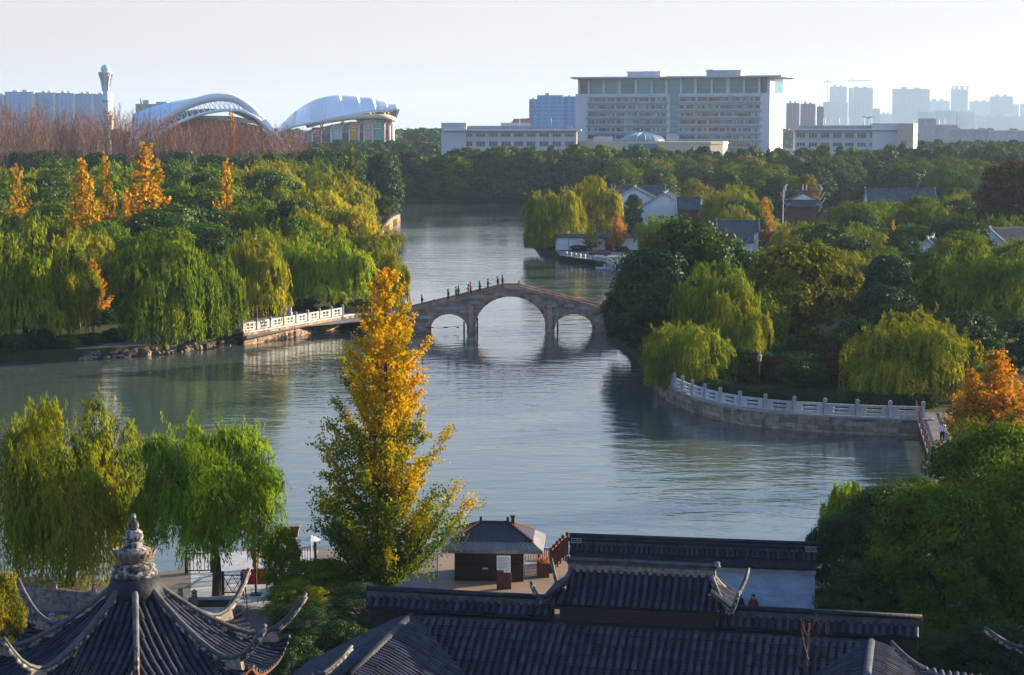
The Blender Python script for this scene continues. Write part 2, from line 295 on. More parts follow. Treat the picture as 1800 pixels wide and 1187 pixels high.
def willow(key, Hh, Rr, nb, ns, nl, leaf, hang, upright=.0, seed=0):
    global rng; rng = np.random.default_rng(100+seed); random.seed(100+seed)
    ph = rng.uniform(0, 2*np.pi, nb); r = Rr*.86*rng.uniform(0,1,nb)**.42
    lob = 1+.16*np.sin(ph*3+seed)+.10*np.sin(ph*5+2*seed)
    top = Hh*(1-.42*(r/Rr)**2)*(.94+.08*np.sin(ph*2+seed*1.7)); z = top*(1-(.58-.2*upright)*rng.uniform(0,1,nb)**1.2)
    B = np.stack([r*lob*np.cos(ph), r*lob*np.sin(ph), z-.5], 1)
    mb = MB(); zt = Hh*(.26+.1*upright)
    mb.tube([(0,0,-.4),(.1,0,zt*.5),(0,.1,zt)], [Hh*.030,Hh*.024,Hh*.020], 8)
    for i in rng.choice(nb, min(nb, 26), replace=False): limb(mb, (0,0,zt*.9), B[i]-np.array([0,0,.1]), Hh*.013, .03, .10)
    n = nb*ns; b = np.repeat(B, ns, 0); rb = Rr*.24*np.repeat(rng.uniform(.4,1.5,nb), ns)
    a = rng.uniform(0, 2*np.pi, n); q = np.sqrt(rng.uniform(0,1,n))
    od = np.stack([np.cos(a), np.sin(a), np.zeros(n)], 1)
    outw = unit(np.concatenate([b[:,:2], np.zeros((n,1))], 1)); od = unit(od+.55*outw)
    st = b+od*(q*rb*.5)[:,None]+np.stack([np.zeros(n), np.zeros(n), (1-q*q)*rb*.55], 1)
    L = np.repeat(hang[0]*.6+(hang[1]-hang[0]*.6)*rng.uniform(0,1,nb)**1.4, ns)*rng.uniform(.45,1.2,n)*(.55+.45*q)
    L = np.minimum(L, np.maximum(st[:,2]-.7, .4))
    s = np.linspace(0,1,nl)[None,:]+rng.uniform(-.5/nl,.5/nl,(n,nl))
    pos = st[:,None,:]+od[:,None,:]*(rb[:,None]*.55*(1-np.exp(-4*np.abs(s))))[:,:,None]
    pos[:,:,2] -= L[:,None]*np.abs(s)**1.25
    # a few young shoots stand up and out instead of hanging
    up_ = rng.uniform(0,1,n) < .09; pos[up_,:,2] += (L[up_][:,None]*np.abs(s[up_])**1.25)+np.abs(s[up_])*rng.uniform(.3,1.1,(up_.sum(),1))
    pos += rng.normal(0,.07,pos.shape)
    D = np.stack([np.zeros_like(s), np.zeros_like(s), -np.ones_like(s)], 2)+od[:,None,:]*(.9*np.exp(-5*np.abs(s)))[:,:,None]+rng.normal(0,.33,pos.shape)
    C = pos.reshape(-1,3); D = D.reshape(-1,3); m = len(C)
    ax = unit(C*np.array([1,1,.35])-np.array([0,0,Hh*.18])); cl = unit((C-np.repeat(b, nl, 0))*np.array([1,1,.3])+1e-6)
    cr = leaves(key+'_crown', C, D, unit(ax*.7+cl*.6+rsph(m)*.5), leaf[0]*rng.uniform(.7,1.3,m), leaf[1]*rng.uniform(.7,1.3,m), M['l_willow'])
    proto(key, cr, mb.mesh(key+'_trunk', M['bark'], True), Hh, Rr*1.02)
def broad(key, Hh, Rr, ncl, nl, leaf, zc=.58, low=.16, seed=0, bump=.26, m=None, tr=.022):
    global rng; rng = np.random.default_rng(300+seed); random.seed(300+seed)
    d = rsph(ncl); d[:,2] = np.where(d[:,2] < -.93, -d[:,2], d[:,2])
    rr = rng.uniform(.55,1.0,ncl)**.5*(1+.16*np.sin(3*np.arctan2(d[:,1], d[:,0])+seed)*np.sqrt(1-d[:,2]**2))
    hz = Hh*(1-zc)
    Cc = np.stack([d[:,0]*Rr*.82*rr, d[:,1]*Rr*.82*rr, np.where(d[:,2] > 0, Hh*zc+d[:,2]*hz*.90*rr, Hh*zc+d[:,2]*Hh*(zc-low)*rr)], 1)
    cr_ = Rr*bump*rng.uniform(.7,1.3,ncl)
    mb = MB(); mb.tube([(0,0,-.4),(.08,.05,Hh*.25),(0,0,Hh*.5)], [Hh*tr,Hh*tr*.8,Hh*tr*.5], 7)
    for i in rng.choice(ncl, min(18, ncl), replace=False): limb(mb, (0,0,Hh*rng.uniform(.25,.48)), Cc[i], Hh*.009, .03, .04)
    n = ncl*nl; c = np.repeat(Cc, nl, 0); e = rsph(n); e[:,2] = np.abs(e[:,2])*.9-.25; e = unit(e)
    rad = np.repeat(cr_, nl)*(.45+.6*rng.uniform(0,1,n)**.6)
    C = c+e*rad[:,None]*np.array([1,1,.8]); Nn = unit(e+rng.normal(0,.42,(n,3))+np.array([0,0,.25])); D = np.cross(Nn, rsph(n))
    mm = len(C); cw = leaves(key+'_crown', C, D, Nn, leaf[0]*rng.uniform(.7,1.3,mm), leaf[1]*rng.uniform(.7,1.3,mm), m or M['l_ever'])
    proto(key, cw, mb.mesh(key+'_trunk', M['bark'], True), Hh, Rr)
def spire(key, Hh, prof, nbr, nl, leaf, up=.7, seed=0, z0=.10, m=None, spread=.34, leaders=1, tr=.016, bare=.18):
    """a straight trunk with rising branches, leaf tufts along each: ginkgo, poplar, dawn redwood"""
    global rng; rng = np.random.default_rng(500+seed); random.seed(500+seed)
    mb = MB(); mb.tube([(0,0,-.4),(.05,.05,Hh*.4),(0,0,Hh*.97)], [Hh*tr,Hh*tr*.65,.03], 7)
    for k in range(leaders-1):
        a = k*2.3+.5; mb.tube([(0,0,Hh*.18),(.7*math.cos(a),.7*math.sin(a),Hh*.4),(.75*math.cos(a),.75*math.sin(a),Hh*.74)], [.16,.12,.03], 5)
    Cs, Ds, Ns = [], [], []
    for i in range(nbr):
        t = z0+(.985-z0)*(i+.5)/nbr; R = prof(t)*rng.uniform(.48,1.18); a = i*2.399+rng.uniform(-.4,.4)
        rise = up*R*rng.uniform(.7,1.3); zb = t*Hh-rise*.75
        p0 = np.array([0,0,max(zb, Hh*.05)]); p1 = np.array([R*math.cos(a), R*math.sin(a), max(zb, Hh*.05)+rise])
        limb(mb, p0, p1, max(.02,R*.017), .012, -.08, 4, 3)
        k = max(6, int(nl*(R/2.0)**1.25)); s = bare+(1.03-bare)*rng.uniform(0,1,k)**.75
        nsh = max(3, int(R*2.6)); sh = rng.integers(0, nsh, k); sa = (sh/nsh)*.85+.15; sd = unit(rng.normal(size=(nsh,3))*np.array([1,1,.45])+np.array([math.cos(a)*.5, math.sin(a)*.5, .35]))
        base = p0+(p1-p0)*sa[:,None]; on = rng.uniform(0,1,k) < .5
        side = base+sd[sh]*(rng.uniform(0,1,k)*R*.34*(1.2-.5*sa))[:,None]
        c = np.where(on[:,None], p0+(p1-p0)*s[:,None]-np.array([0,0,.08*R])*np.sin(np.pi*s)[:,None], side)
        c = c+rng.normal(0, spread*(.35+.16*R), (k,3))*np.array([1,1,.62])
        Cs.append(c); Ns.append(unit(rng.normal(0,.7,(k,3))+np.array([0,0,.5]))); Ds.append(rsph(k))
    C = np.concatenate(Cs); Nn = np.concatenate(Ns); D = np.cross(Nn, np.concatenate(Ds)); mm = len(C)
    cw = leaves(key+'_crown', C, D, Nn, leaf[0]*rng.uniform(.7,1.3,mm), leaf[1]*rng.uniform(.7,1.3,mm), m or M['l_yellow'])
    proto(key, cw, mb.mesh(key+'_trunk', M['bark'], True), Hh, max(prof(t/20) for t in range(21)))
def bare(key, Hh, Rr, seed=0, nb=30, nt=9, th=.05, m=None):
    global rng; rng = np.random.default_rng(700+seed); random.seed(700+seed)
    tr, tw = MB(), MB(); tr.tube([(0,0,-.4),(.1,0,Hh*.5),(0,0,Hh*.95)], [Hh*.012,Hh*.008,.04], 6)
    for i in range(nb):
        t = .22+.72*i/nb; a = i*2.4+random.uniform(-.5,.5); L = Rr*(1.25-.75*t)*random.uniform(.7,1.25)
        p = Vector((0,0,t*Hh)); q = p+Vector((L*math.cos(a), L*math.sin(a), L*random.uniform(1.2,2.2)))
        tw.tube([p, p.lerp(q,.5)+Vector((L*.12*math.cos(a),L*.12*math.sin(a),-L*.1)), q], [th*1.6,th*1.1,th*.5], 3, caps=False)
        for j in range(nt):
            s = random.uniform(.25,1); o = p.lerp(q, s); d = Vector((random.gauss(0,.6),random.gauss(0,.6),random.uniform(.4,1.3)))*L*.36
            tw.tube([o, o+d], [th*.75,th*.3], 3, caps=False)
            for _ in range(2):
                o2 = o+d*random.uniform(.3,.9); d2 = Vector((random.gauss(0,.5),random.gauss(0,.5),random.uniform(.2,.9)))*L*.2
                tw.tube([o2, o2+d2], [th*.5,th*.25], 3, caps=False)
    proto(key, tw.mesh(key+'_twigs', m or M['pale_bark']), tr.mesh(key+'_trunk', m or M['pale_bark'], True), Hh, Rr)
willow('willow_a', 11.5, 4.6, 135, 34, 17, (.36,.075), (3.0,9.0), 0, 1)
willow('willow_b', 11.5, 4.8, 150, 40, 10, (.34,.075), (.9,2.6), .6, 2)
willow('willow_c', 12, 6, 105, 26, 11, (.62,.14), (1.8,4.8), 0, 3)
willow('willow_d', 12, 6.2, 125, 26, 10, (.60,.15), (1.3,3.6), .4, 4)
willow('willow_e', 12, 6, 95, 26, 11, (.66,.15), (2.2,6), 0, 5)
willow('willow_f', 12, 6, 95, 26, 15, (.66,.15), (5,11), 0, 6)
broad('ever_a', 10, 4.6, 150, 250, (.25,.14), .52, .04, 1, .24)
broad('ever_b', 10, 4.4, 130, 250, (.25,.15), .55, .06, 2, .26)
broad('round_a', 12, 6, 125, 130, (.50,.30), .5, .04, 3)
broad('round_b', 12, 5.6, 115, 130, (.52,.30), .5, .04, 4, .28)
broad('round_c', 13, 5.0, 110, 120, (.52,.30), .5, .03, 5, .28)
for i in range(4): broad('far_'+'abcd'[i], 14, 5.2-.3*i, 76, 64, (.95,.62), .5+.03*i, .0, 10+i, .30)
def gprof(t):
    z = [0,.08,.16,.3,.46,.62,.78,.9,1.0]; r = [3.6,4.3,4.2,3.8,3.5,3.0,2.15,1.15,.3]
    return float(np.interp(t, z, r))
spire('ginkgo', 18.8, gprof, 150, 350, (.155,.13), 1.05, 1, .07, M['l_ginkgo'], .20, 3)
spire('small_ginkgo', 8, lambda t: float(np.interp(t,[0,.3,.6,1],[2.2,3.0,2.3,.3])), 70, 150, (.24,.2), .7, 2, .18, M['l_orange'], .34, 2)
spire('poplar_a', 16, lambda t: float(np.interp(t,[0,.25,.6,1],[2.6,4.0,3.0,.8])), 62, 34, (.56,.46), .9, 3, .10, M['l_yellow'], .30)
spire('poplar_b', 16, lambda t: float(np.interp(t,[0,.2,.55,1],[2.2,3.4,2.6,.7])), 50, 30, (.56,.46), 1.0, 4, .10, M['l_yellow'], .28)
spire('redwood', 17, lambda t: float(np.interp(t,[0,.15,1],[3.4,3.6,.2])), 80, 60, (.62,.34), .25, 5, .08, M['l_olive'], .30)
for i in range(3): bare('bare_'+'abc'[i], 17, 3.0+.3*i, i, 32, 9, .042)
bare('bare_sapling', 3.2, .9, 9, 7, 3, .014, M['pale_bark'])
TN = {}
def tree(key, px, Y, top, width=None, leaf=None, label=None, cat='tree', group=None, name=None, gz=None, rz=None, base=None):
    """a tree of that kind standing at depth Y, its top at photo row `top`, crown `width` photo pixels wide"""
    cw, tk, H0, R0 = PROTO[key]
    if gz is None: gz = RZ if px > 900 else LZ
    if base is not None: gz = base
    t = at(px, top, Y); h = t.z-gz; sz = h/H0; sx = (width/F*Y)/(2*R0) if width else sz*random.uniform(.85,1.1)
    return tree_at(key, (t.x, Y, gz), sx, sz, leaf, label, cat, group, name, rz)
def tree_at(key, loc, sx, sz, leaf=None, label=None, cat='tree', group=None, name=None, rz=None):
    cw, tk, H0, R0 = PROTO[key]
    nm = name or ('wood_tree' if 'far_' in key else 'evergreen_tree' if 'ever' in (leaf or '') else 'willow_tree' if 'willow' in key else 'poplar_tree' if 'poplar' in key else 'ginkgo_tree' if 'ginkgo' in key else 'bare_tree' if 'bare' in key else 'broadleaf_tree')
    r = thing(nm, label, cat, loc, random.uniform(0, 6.28) if rz is None else rz, group); r.scale = (sx, sx, sz)
    link('trunk', tk, r); c = link('twigs' if 'bare' in key else 'crown', cw, r)
    if leaf: c.material_slots[0].link = 'OBJECT'; c.material_slots[0].material = M[leaf]
    return r
# ================================================================== trees, placed one by one
T = tree
# --- near shore
T('willow_a', 115, 110, 682, 262, 'l_willow_near', 'tall weeping willow with long dense strands at the near left shore', gz=NZ, rz=.4)
T('willow_b', 375, 107, 712, 268, 'l_willow_fresh', 'rounded bright green willow beside the black deck fence', gz=NZ, rz=1.1)
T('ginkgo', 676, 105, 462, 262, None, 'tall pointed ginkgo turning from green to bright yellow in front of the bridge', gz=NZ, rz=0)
T('ever_a', 1752, 104, 745, 270, 'l_mid', 'large leafy dark green tree on the near right shore below the orange ginkgo', gz=NZ)
T('ever_b', 1570, 108, 850, 225, 'l_ever', 'dark green tree right behind the end of the pale garden wall', gz=NZ)
T('ever_b', 1660, 96, 850, 270, 'l_mid', 'mid green bushy tree at the lower right above the wall coping', gz=NZ)
T('ever_a', 1530, 97, 985, 200, 'l_ever_blue', 'low dark bushy tree against the pale garden wall', gz=NZ, name='evergreen_shrub')
T('ever_a', 1830, 97, 800, 280, 'l_mid', 'dark leafy tree cut by the right edge beside the quay', gz=NZ)
T('willow_e', 1497, 119, 838, 110, 'l_willow_fresh', 'small yellow green willow peeping out behind the dark near trees', gz=NZ)
T('small_ginkgo', 1752, 150, 612, 175, 'l_orange', 'orange ginkgo at the right edge beside the path', gz=NZ)
T('small_ginkgo', 1708, 152, 645, 84, 'l_orange', 'slim orange ginkgo left of the larger orange one', gz=NZ)
T('ever_a', 640, 99, 1030, 150, 'l_ever_blue', 'dark green shrubby tree at the foot of the yellow ginkgo', gz=NZ, name='evergreen_shrub')
T('ever_b', 545, 97, 1065, 170, 'l_ever_blue', 'low dark shrub between the octagonal pavilion and the hall', gz=NZ, name='evergreen_shrub')
T('ever_a', 520, 101, 1020, 130, 'l_mid', 'green bush beside the red awning on the quay', gz=NZ, name='evergreen_shrub')
T('ever_b', 560, 104, 985, 165, 'l_mid', 'green leafy bush left of the yellow ginkgo on the quay', gz=NZ, name='evergreen_shrub')
T('ever_b', 495, 106, 925, 80, 'l_mid', 'narrow young green tree beside the street lamp on the deck', gz=NZ)
T('ever_b', 600, 88, 1092, 120, 'l_ever_blue', 'dark green bush left of the hall roof corner', gz=1.7, name='evergreen_shrub')
T('ever_a', 520, 86, 1120, 120, 'l_ever_blue', 'dark bush right of the pavilion corner horns', gz=1.8, name='evergreen_shrub')
T('ever_b', 570, 80, 1150, 130, 'l_ever', 'lowest bush between the pavilion and the hall at the bottom edge', gz=2.4, name='evergreen_shrub')
T('ever_a', 8, 80, 1008, 90, 'l_olive', 'glossy shrub with orange leaf tips at the lower left edge', gz=2.5, name='evergreen_shrub')
T('ever_a', 1740, 84, 1095, 190, 'l_ever_blue', 'dark shrub in the gap between hall and corner pavilion at lower right', gz=2, name='evergreen_shrub')
T('ever_b', 1640, 84, 1110, 110, 'l_ever_blue', 'small dark shrub behind the right end of the wall coping', gz=2, name='evergreen_shrub')
T('ever_b', 110, 92, 1085, 60, 'l_mid', 'low green bush on the verge left of the octagonal pavilion', gz=NZ, name='evergreen_shrub')
T('ever_b', 1482, 101, 905, 130, 'l_ever_blue', 'dark round tree at the very end of the pale garden wall', gz=NZ)
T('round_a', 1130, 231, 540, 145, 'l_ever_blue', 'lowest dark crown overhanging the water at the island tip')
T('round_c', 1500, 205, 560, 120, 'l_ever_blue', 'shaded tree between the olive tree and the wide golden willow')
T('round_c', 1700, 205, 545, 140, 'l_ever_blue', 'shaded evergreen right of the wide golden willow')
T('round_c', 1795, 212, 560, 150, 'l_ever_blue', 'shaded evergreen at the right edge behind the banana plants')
T('ever_b', 1612, 126, 838, 105, 'l_ever', 'round green bush at the near end of the timber footbridge', gz=NZ, name='evergreen_shrub')
# trees right of the frame, on the same slope: they keep the low sun off the quay
for i, (x, y, h, r) in enumerate(((50,84,15,8),(57,100,16,9),(48,70,15,7),(66,118,16,9),(60,64,17,9),(74,92,19,9),(78,132,17,9),(70,76,19,9))):
    tree_at('round_b', (x, y, 1.5), r/5.6, h/12, 'l_ever', 'dense evergreen on the slope beyond the right edge', 'tree', 'evergreens on the slope beyond the right edge')
# --- left bank, shore row
T('willow_c', 40, 236, 380, 196, 'l_willow', 'massive shaded willow hanging to the water at the left edge of the far bank')
T('willow_e', 118, 250, 425, 110, 'l_willow_gold', 'willow with golden tips beside the massive left edge willow')
T('willow_e', 285, 239, 398, 190, 'l_willow', 'broad willow whose curtains hang over the boulders on the left bank')
T('willow_e', 372, 246, 428, 112, 'l_willow', 'drooping willow left of the forked willow and the white balustrade')
T('willow_d', 447, 254, 400, 128, 'l_willow_gold', 'upright forked willow at the left end of the white balustrade')
T('willow_c', 583, 283, 412, 158, 'l_willow_fresh', 'bright green rounded willow behind the white balustrade')
T('willow_e', 690, 286, 432, 60, 'l_willow_gold', 'slender yellow willow over the channel behind the ginkgo tip')
T('round_b', 395, 248, 545, 55, 'l_mid', 'small green bush at the end of the rocky shore', name='shrub')
T('poplar_b', 165, 262, 455, 60, 'l_orange', 'small orange leaved tree between the two big shore willows')
# --- left park
T('willow_d', 560, 375, 333, 215, 'l_willow_gold', 'wide sunlit willow mound above the channel on the left bank')
T('willow_d', 582, 430, 297, 150, 'l_willow_gold', 'tall sunlit willow behind the wide willow mound')
T('willow_c', 645, 330, 388, 110, 'l_willow_gold', 'golden willow leaning over the channel on the left bank')
T('round_a', 672, 560, 270, 80, 'l_ever_blue', 'dark round camphor tree at the tip of the left park', name='camphor_tree')
T('round_c', 640, 575, 290, 60, 'l_ever_blue', 'dark evergreen left of the round camphor tree')
T('redwood', 618, 520, 253, 44, 'l_olive', 'brown tipped conical dawn redwood beside the dark camphor tree', name='redwood_tree')
T('redwood', 600, 540, 262, 40, 'l_olive', 'shorter brown green dawn redwood left of the tallest redwood', name='redwood_tree')
T('redwood', 676, 556, 268, 34, 'l_olive', 'slim brown dawn redwood rising behind the camphor tree', name='redwood_tree')
for px, Y, top, wd, k, lf, lb in ((28,330,287,75,'poplar_b','l_yellow','golden poplar nearest the left edge'), (143,318,276,83,'poplar_a','l_yellow','ragged yellow poplar left of a slim golden poplar'),
        (186,325,266,56,'poplar_b','l_yellow','slim golden poplar beside the broadest poplar'), (254,330,247,124,'poplar_a','l_yellow','broadest and tallest olive yellow poplar in the left park'),
        (397,345,277,70,'poplar_b','l_yellow','lone golden poplar standing in the middle of the left park'), (408,640,190,30,'poplar_b','l_orange','far orange poplar in front of the stadium'),
        (222,320,340,40,'poplar_b','l_orange','low orange leaved sapling at the foot of the broadest poplar')):
    T(k, px, Y, top, wd, lf, lb)
random.seed(21)
def fill(n, px0, px1, Y0, Y1, kinds, topfn, label, group, avoid=(), mind=6.0, gz=None, wf=(.85,1.15)):
    """scatter standing trees over a plot of park ground, never inside each other and never before a listed building"""
    got, k = [], 0
    while len(got) < n and k < n*40:
        k += 1; Y = Y0+(Y1-Y0)*random.random()**.8; px = random.uniform(px0, px1); p = at(px, 400, Y)
        if any((p.x-a)**2+(p.y-b)**2 < mind*mind for a, b in got): continue
        top = topfn(Y)+random.uniform(-10,12)*300/Y; key, lf = random.choice(kinds); t = at(px, top, Y)
        H0, R0 = PROTO[key][2:]; wpx = PROTO[key][3]*(t.z-1.2)/H0*F/Y
        if any(Y < yy and px+wpx > x0 and px-wpx < x1 and top < y1 for x0, x1, y1, yy in avoid): continue
        if any(abs(p.x-hx) < hr and abs(p.y-hy) < hr for hx, hy, hr in FOOT): continue
        got.append((p.x, p.y)); kd = 'willow' if 'willow' in key else 'evergreen' if 'ever' in lf else 'broadleaf tree'
        T(key, px, Y, top, 2*wpx*random.uniform(*wf), lf, label.replace('KIND', kd), 'tree', group.replace('KIND', kd+'s' if kd != 'broadleaf tree' else 'broadleaf trees'), gz=gz)
FOOT = []
lk = [('willow_d','l_willow_gold'),('willow_c','l_willow'),('willow_d','l_willow'),('round_a','l_mid'),('round_b','l_ever'),('round_c','l_mid'),('round_a','l_ever')]
fill(44, -40, 540, 275, 400, lk, lambda Y: np.interp(Y,[275,330,400],[415,365,322]), 'leafy KIND in the middle of the left park', 'KIND in the middle of the left park', mind=7)
fill(46, -40, 640, 400, 560, lk[:4]+[('round_b','l_ever'),('round_c','l_ever_blue')], lambda Y: np.interp(Y,[400,480,560],[318,292,276]), 'KIND among the rear trees of the left park', 'KIND at the rear of the left park', mind=8, avoid=((560,720,380,540),))
fill(34, -40, 600, 560, 660, [('round_b','l_ever'),('round_c','l_ever_blue'),('round_a','l_ever_blue')], lambda Y: np.interp(Y,[560,660],[272,262]), 'dark KIND below the bare poplars behind the left park', 'dark KIND below the bare poplars', mind=8)
# bare poplars behind the park
random.seed(5)
for i in range(92):
    Y = random.uniform(600,690); px = -30+570*(i+random.random())/92
    top = np.interp(px, [-30,60,180,240,330,420,500,545], [196,205,206,214,226,228,231,248])+random.uniform(-9,14)
    T(random.choice(('bare_a','bare_b','bare_c')), px, Y, top, random.uniform(26,36), None, 'bare reddish brown poplar in the long row before the stadium', 'tree', 'bare poplars in the long row before the stadium', gz=FZ)
# --- right park, shore row
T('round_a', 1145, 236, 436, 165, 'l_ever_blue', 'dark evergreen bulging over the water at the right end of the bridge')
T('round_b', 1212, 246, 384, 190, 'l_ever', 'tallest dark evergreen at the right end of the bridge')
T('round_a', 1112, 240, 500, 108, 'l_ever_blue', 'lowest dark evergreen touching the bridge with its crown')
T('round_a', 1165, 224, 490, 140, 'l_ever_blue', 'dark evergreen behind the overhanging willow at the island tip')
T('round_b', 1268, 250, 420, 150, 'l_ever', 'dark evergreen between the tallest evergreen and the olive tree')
T('willow_f', 1204, 199, 556, 152, 'l_willow', 'low green willow hanging over the curved white balustrade')
T('willow_e', 1292, 210, 500, 125, 'l_willow_gold', 'golden willow tuft above the curved white balustrade')
T('willow_d', 1262, 216, 455, 150, 'l_willow', 'green willow between the dark evergreen and the olive tree above the balustrade')
T('round_a', 1405, 228, 425, 205, 'l_olive', 'broad olive green tree in the middle of the right island')
T('round_b', 1340, 220, 510, 110, 'l_mid', 'green tree below the broad olive tree')
T('willow_f', 1607, 190, 536, 238, 'l_willow_gold', 'wide golden willow hanging behind the white balustrade on the right')
T('willow_c', 1725, 240, 413, 265, 'l_willow', 'huge shaded willow at the right edge of the island')
T('willow_d', 1530, 290, 440, 150, 'l_willow', 'green willow between the olive tree and the huge right willow')
T('round_b', 1420, 200, 640, 62, 'l_mid', 'small green bush under the trees behind the white balustrade', name='shrub')
T('round_a', 1480, 203, 600, 90, 'l_red', 'dark reddish bush under the trees left of the wide golden willow', name='shrub')
T('round_a', 1352, 203, 625, 84, 'l_red', 'reddish bush left of the small green bush behind the balustrade', name='shrub')
T('round_b', 1240, 210, 610, 90, 'l_ever_blue', 'dark bush behind the low overhanging willow', name='shrub')
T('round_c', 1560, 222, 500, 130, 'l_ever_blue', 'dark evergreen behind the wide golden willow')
T('round_c', 1330, 265, 440, 120, 'l_mid', 'green tree left of the broad olive tree')
# --- right bank by the white wall and beyond
T('willow_f', 975, 428, 322, 110, 'l_willow_gold', 'golden willow at the water left of the white garden wall')
T('willow_d', 1040, 445, 307, 105, 'l_willow_gold', 'taller golden willow behind the white garden wall')
T('willow_f', 945, 424, 370, 48, 'l_willow', 'shaded willow skirt trailing into the lake by the white wall')
T('small_ginkgo', 1085, 418, 372, 36, 'l_orange', 'small orange tree in front of the white garden wall')
T('poplar_b', 1038, 419, 385, 40, 'l_olive', 'thin olive tree before the white garden wall')
T('round_b', 1018, 418, 431, 38, 'l_ever_blue', 'clipped round bush by the parked car', name='shrub', cat='shrub')
T('round_b', 1093, 416, 433, 30, 'l_ever_blue', 'clipped round bush right of the red gate', name='shrub', cat='shrub')
T('round_c', 1112, 462, 340, 40, 'l_ever', 'dark bamboo like tree between the two white gables')
T('willow_d', 1160, 395, 375, 85, 'l_willow_fresh', 'yellow green willow below the nearer white gable')
T('willow_d', 1295, 450, 322, 130, 'l_willow_gold', 'sunlit golden willow right of the house with upturned eaves')
T('poplar_a', 1345, 440, 345, 42, 'l_orange', 'orange turning tree right of the sunlit golden willow')
T('round_a', 1290, 425, 352, 60, 'l_ever_blue', 'dark round tree in front of the sunlit golden willow')
T('round_a', 1785, 400, 280, 150, 'l_red', 'tall dark red brown tree at the right edge')
T('round_b', 1450, 330, 392, 100, 'l_ever', 'dark green tree with yellow patches in the right park')
T('poplar_a', 1570, 350, 385, 22, 'l_orange', 'small orange tree in the right park')
T('round_a', 1690, 345, 385, 130, 'l_ever_blue', 'dark evergreen in front of the grey roofs at the right')
AV = ((1070,1245,392,470),(1255,1342,440,398),(1368,1448,372,515),(1520,1650,344,555),(978,1120,460,470),(1735,1800,416,350),(900,985,450,430))
rk = [('willow_d','l_willow_gold'),('willow_d','l_willow'),('willow_c','l_willow'),('round_a','l_mid'),('round_b','l_olive'),('round_c','l_ever'),('round_a','l_ever_blue'),('round_b','l_mid')]
FOOT = [(at(1168,370,475).x, 478, 14),(at(1100,370,490).x, 495, 14),(at(1300,400,402).x, 404, 9),(at(1410,360,520).x, 522, 9),(at(1585,350,560).x, 563, 17),(at(1790,420,352).x, 355, 12),(at(1050,440,412).x, 412, 16)]
fill(34, 1130, 1840, 268, 350, rk, lambda Y: np.interp(Y,[268,350],[452,395]), 'KIND in the front of the right park', 'KIND in the front of the right park', AV, 6.5)
fill(60, 1110, 1860, 350, 500, rk, lambda Y: np.interp(Y,[350,420,500],[395,355,330]), 'KIND in the middle of the right park', 'KIND in the middle of the right park', AV, 8)
fill(80, 1060, 1880, 500, 705, rk[3:]+[('round_c','l_ever')], lambda Y: np.interp(Y,[500,600,705],[325,295,276]), 'KIND at the rear of the right park', 'KIND at the rear of the right park', AV, 9)
# --- the wood on the far shore
random.seed(31)
n = 0
for Y, st, dark in ((724,27,1),(737,30,1),(756,32,1),(780,36,0),(812,38,0),(850,42,0)):
    px = 640 if Y < 800 else 560
    while px < 1860:
        top = np.interp(px, [560,690,780,1000,1200,1500,1800], [262,270,272,264,266,262,262])+random.gauss(1,7)+(5 if Y < 740 else 0)
        lf = random.choice(['l_ever_blue','l_ever_blue','l_ever','l_ever','l_mid'] if dark else ['l_ever','l_ever','l_mid','l_olive','l_ever_blue'])
        kd = 'dark evergreen' if 'ever' in lf else 'yellowish green tree'
        T('far_'+random.choice('abcd') if random.random() > .16 else 'redwood', px+random.uniform(-8,8), Y+random.uniform(-5,5), top, random.uniform(36,66)*740/Y*(1 if random.random() > .2 else .7), lf, kd+' in the wood along the far shore', 'tree', kd+'s in the wood along the far shore', gz=FZ)
        px += st*random.uniform(.8,1.2); n += 1
# distant tree belts, one hazy mass
def belt(name, label, px0, px1, Y, top, k, key='far_a'):
    src, H0 = PROTO[key][0], PROTO[key][2]; nv = len(src.vertices); co = np.empty(nv*3, np.float32); src.vertices.foreach_get('co', co); co = co.reshape(-1,3)[:nv//4*4].reshape(-1,4,3)
    out = []
    for i in range(k):
        px = px0+(px1-px0)*(i+random.random())/k; y = Y*random.uniform(.97,1.06); t = at(px, top+random.uniform(-3,4), y); s = max((t.z-FZ)/H0, .5)
        pick = co[rng.integers(0, len(co), 520)]; mc = pick.mean(1, keepdims=True); pick = mc+(pick-mc)*2.4; out.append(pick*np.array([s*1.2,s*1.2,s])+np.array([t.x,y,FZ]))
    V = np.concatenate(out).reshape(-1,3).astype(np.float32); n = len(V)//4
    me = bpy.data.meshes.new(name); me.vertices.add(4*n); me.vertices.foreach_set('co', V.ravel()); me.loops.add(4*n); me.loops.foreach_set('vertex_index', np.arange(4*n, dtype=np.int32))
    me.polygons.add(n); me.polygons.foreach_set('loop_start', np.arange(0,4*n,4, dtype=np.int32)); me.materials.append(M['l_ever']); me.update(calc_edges=True)
    o = link(name, me, None, 'stuff'); tag(o, label, 'trees')
belt('distant_wood', 'hazy distant wood on the left beyond the stadium', 540, 1010, 1080, 247, 56, 'far_b')
belt('distant_wood', 'hazy distant tree belt behind the flat right side', 1590, 1860, 1050, 250, 34, 'far_c')
belt('distant_wood', 'pale line of trees on the horizon', -80, 1900, 2100, 228, 120, 'far_d')
belt('distant_wood', 'blue line of trees above the lake gap', 680, 790, 1500, 229, 26, 'far_a')
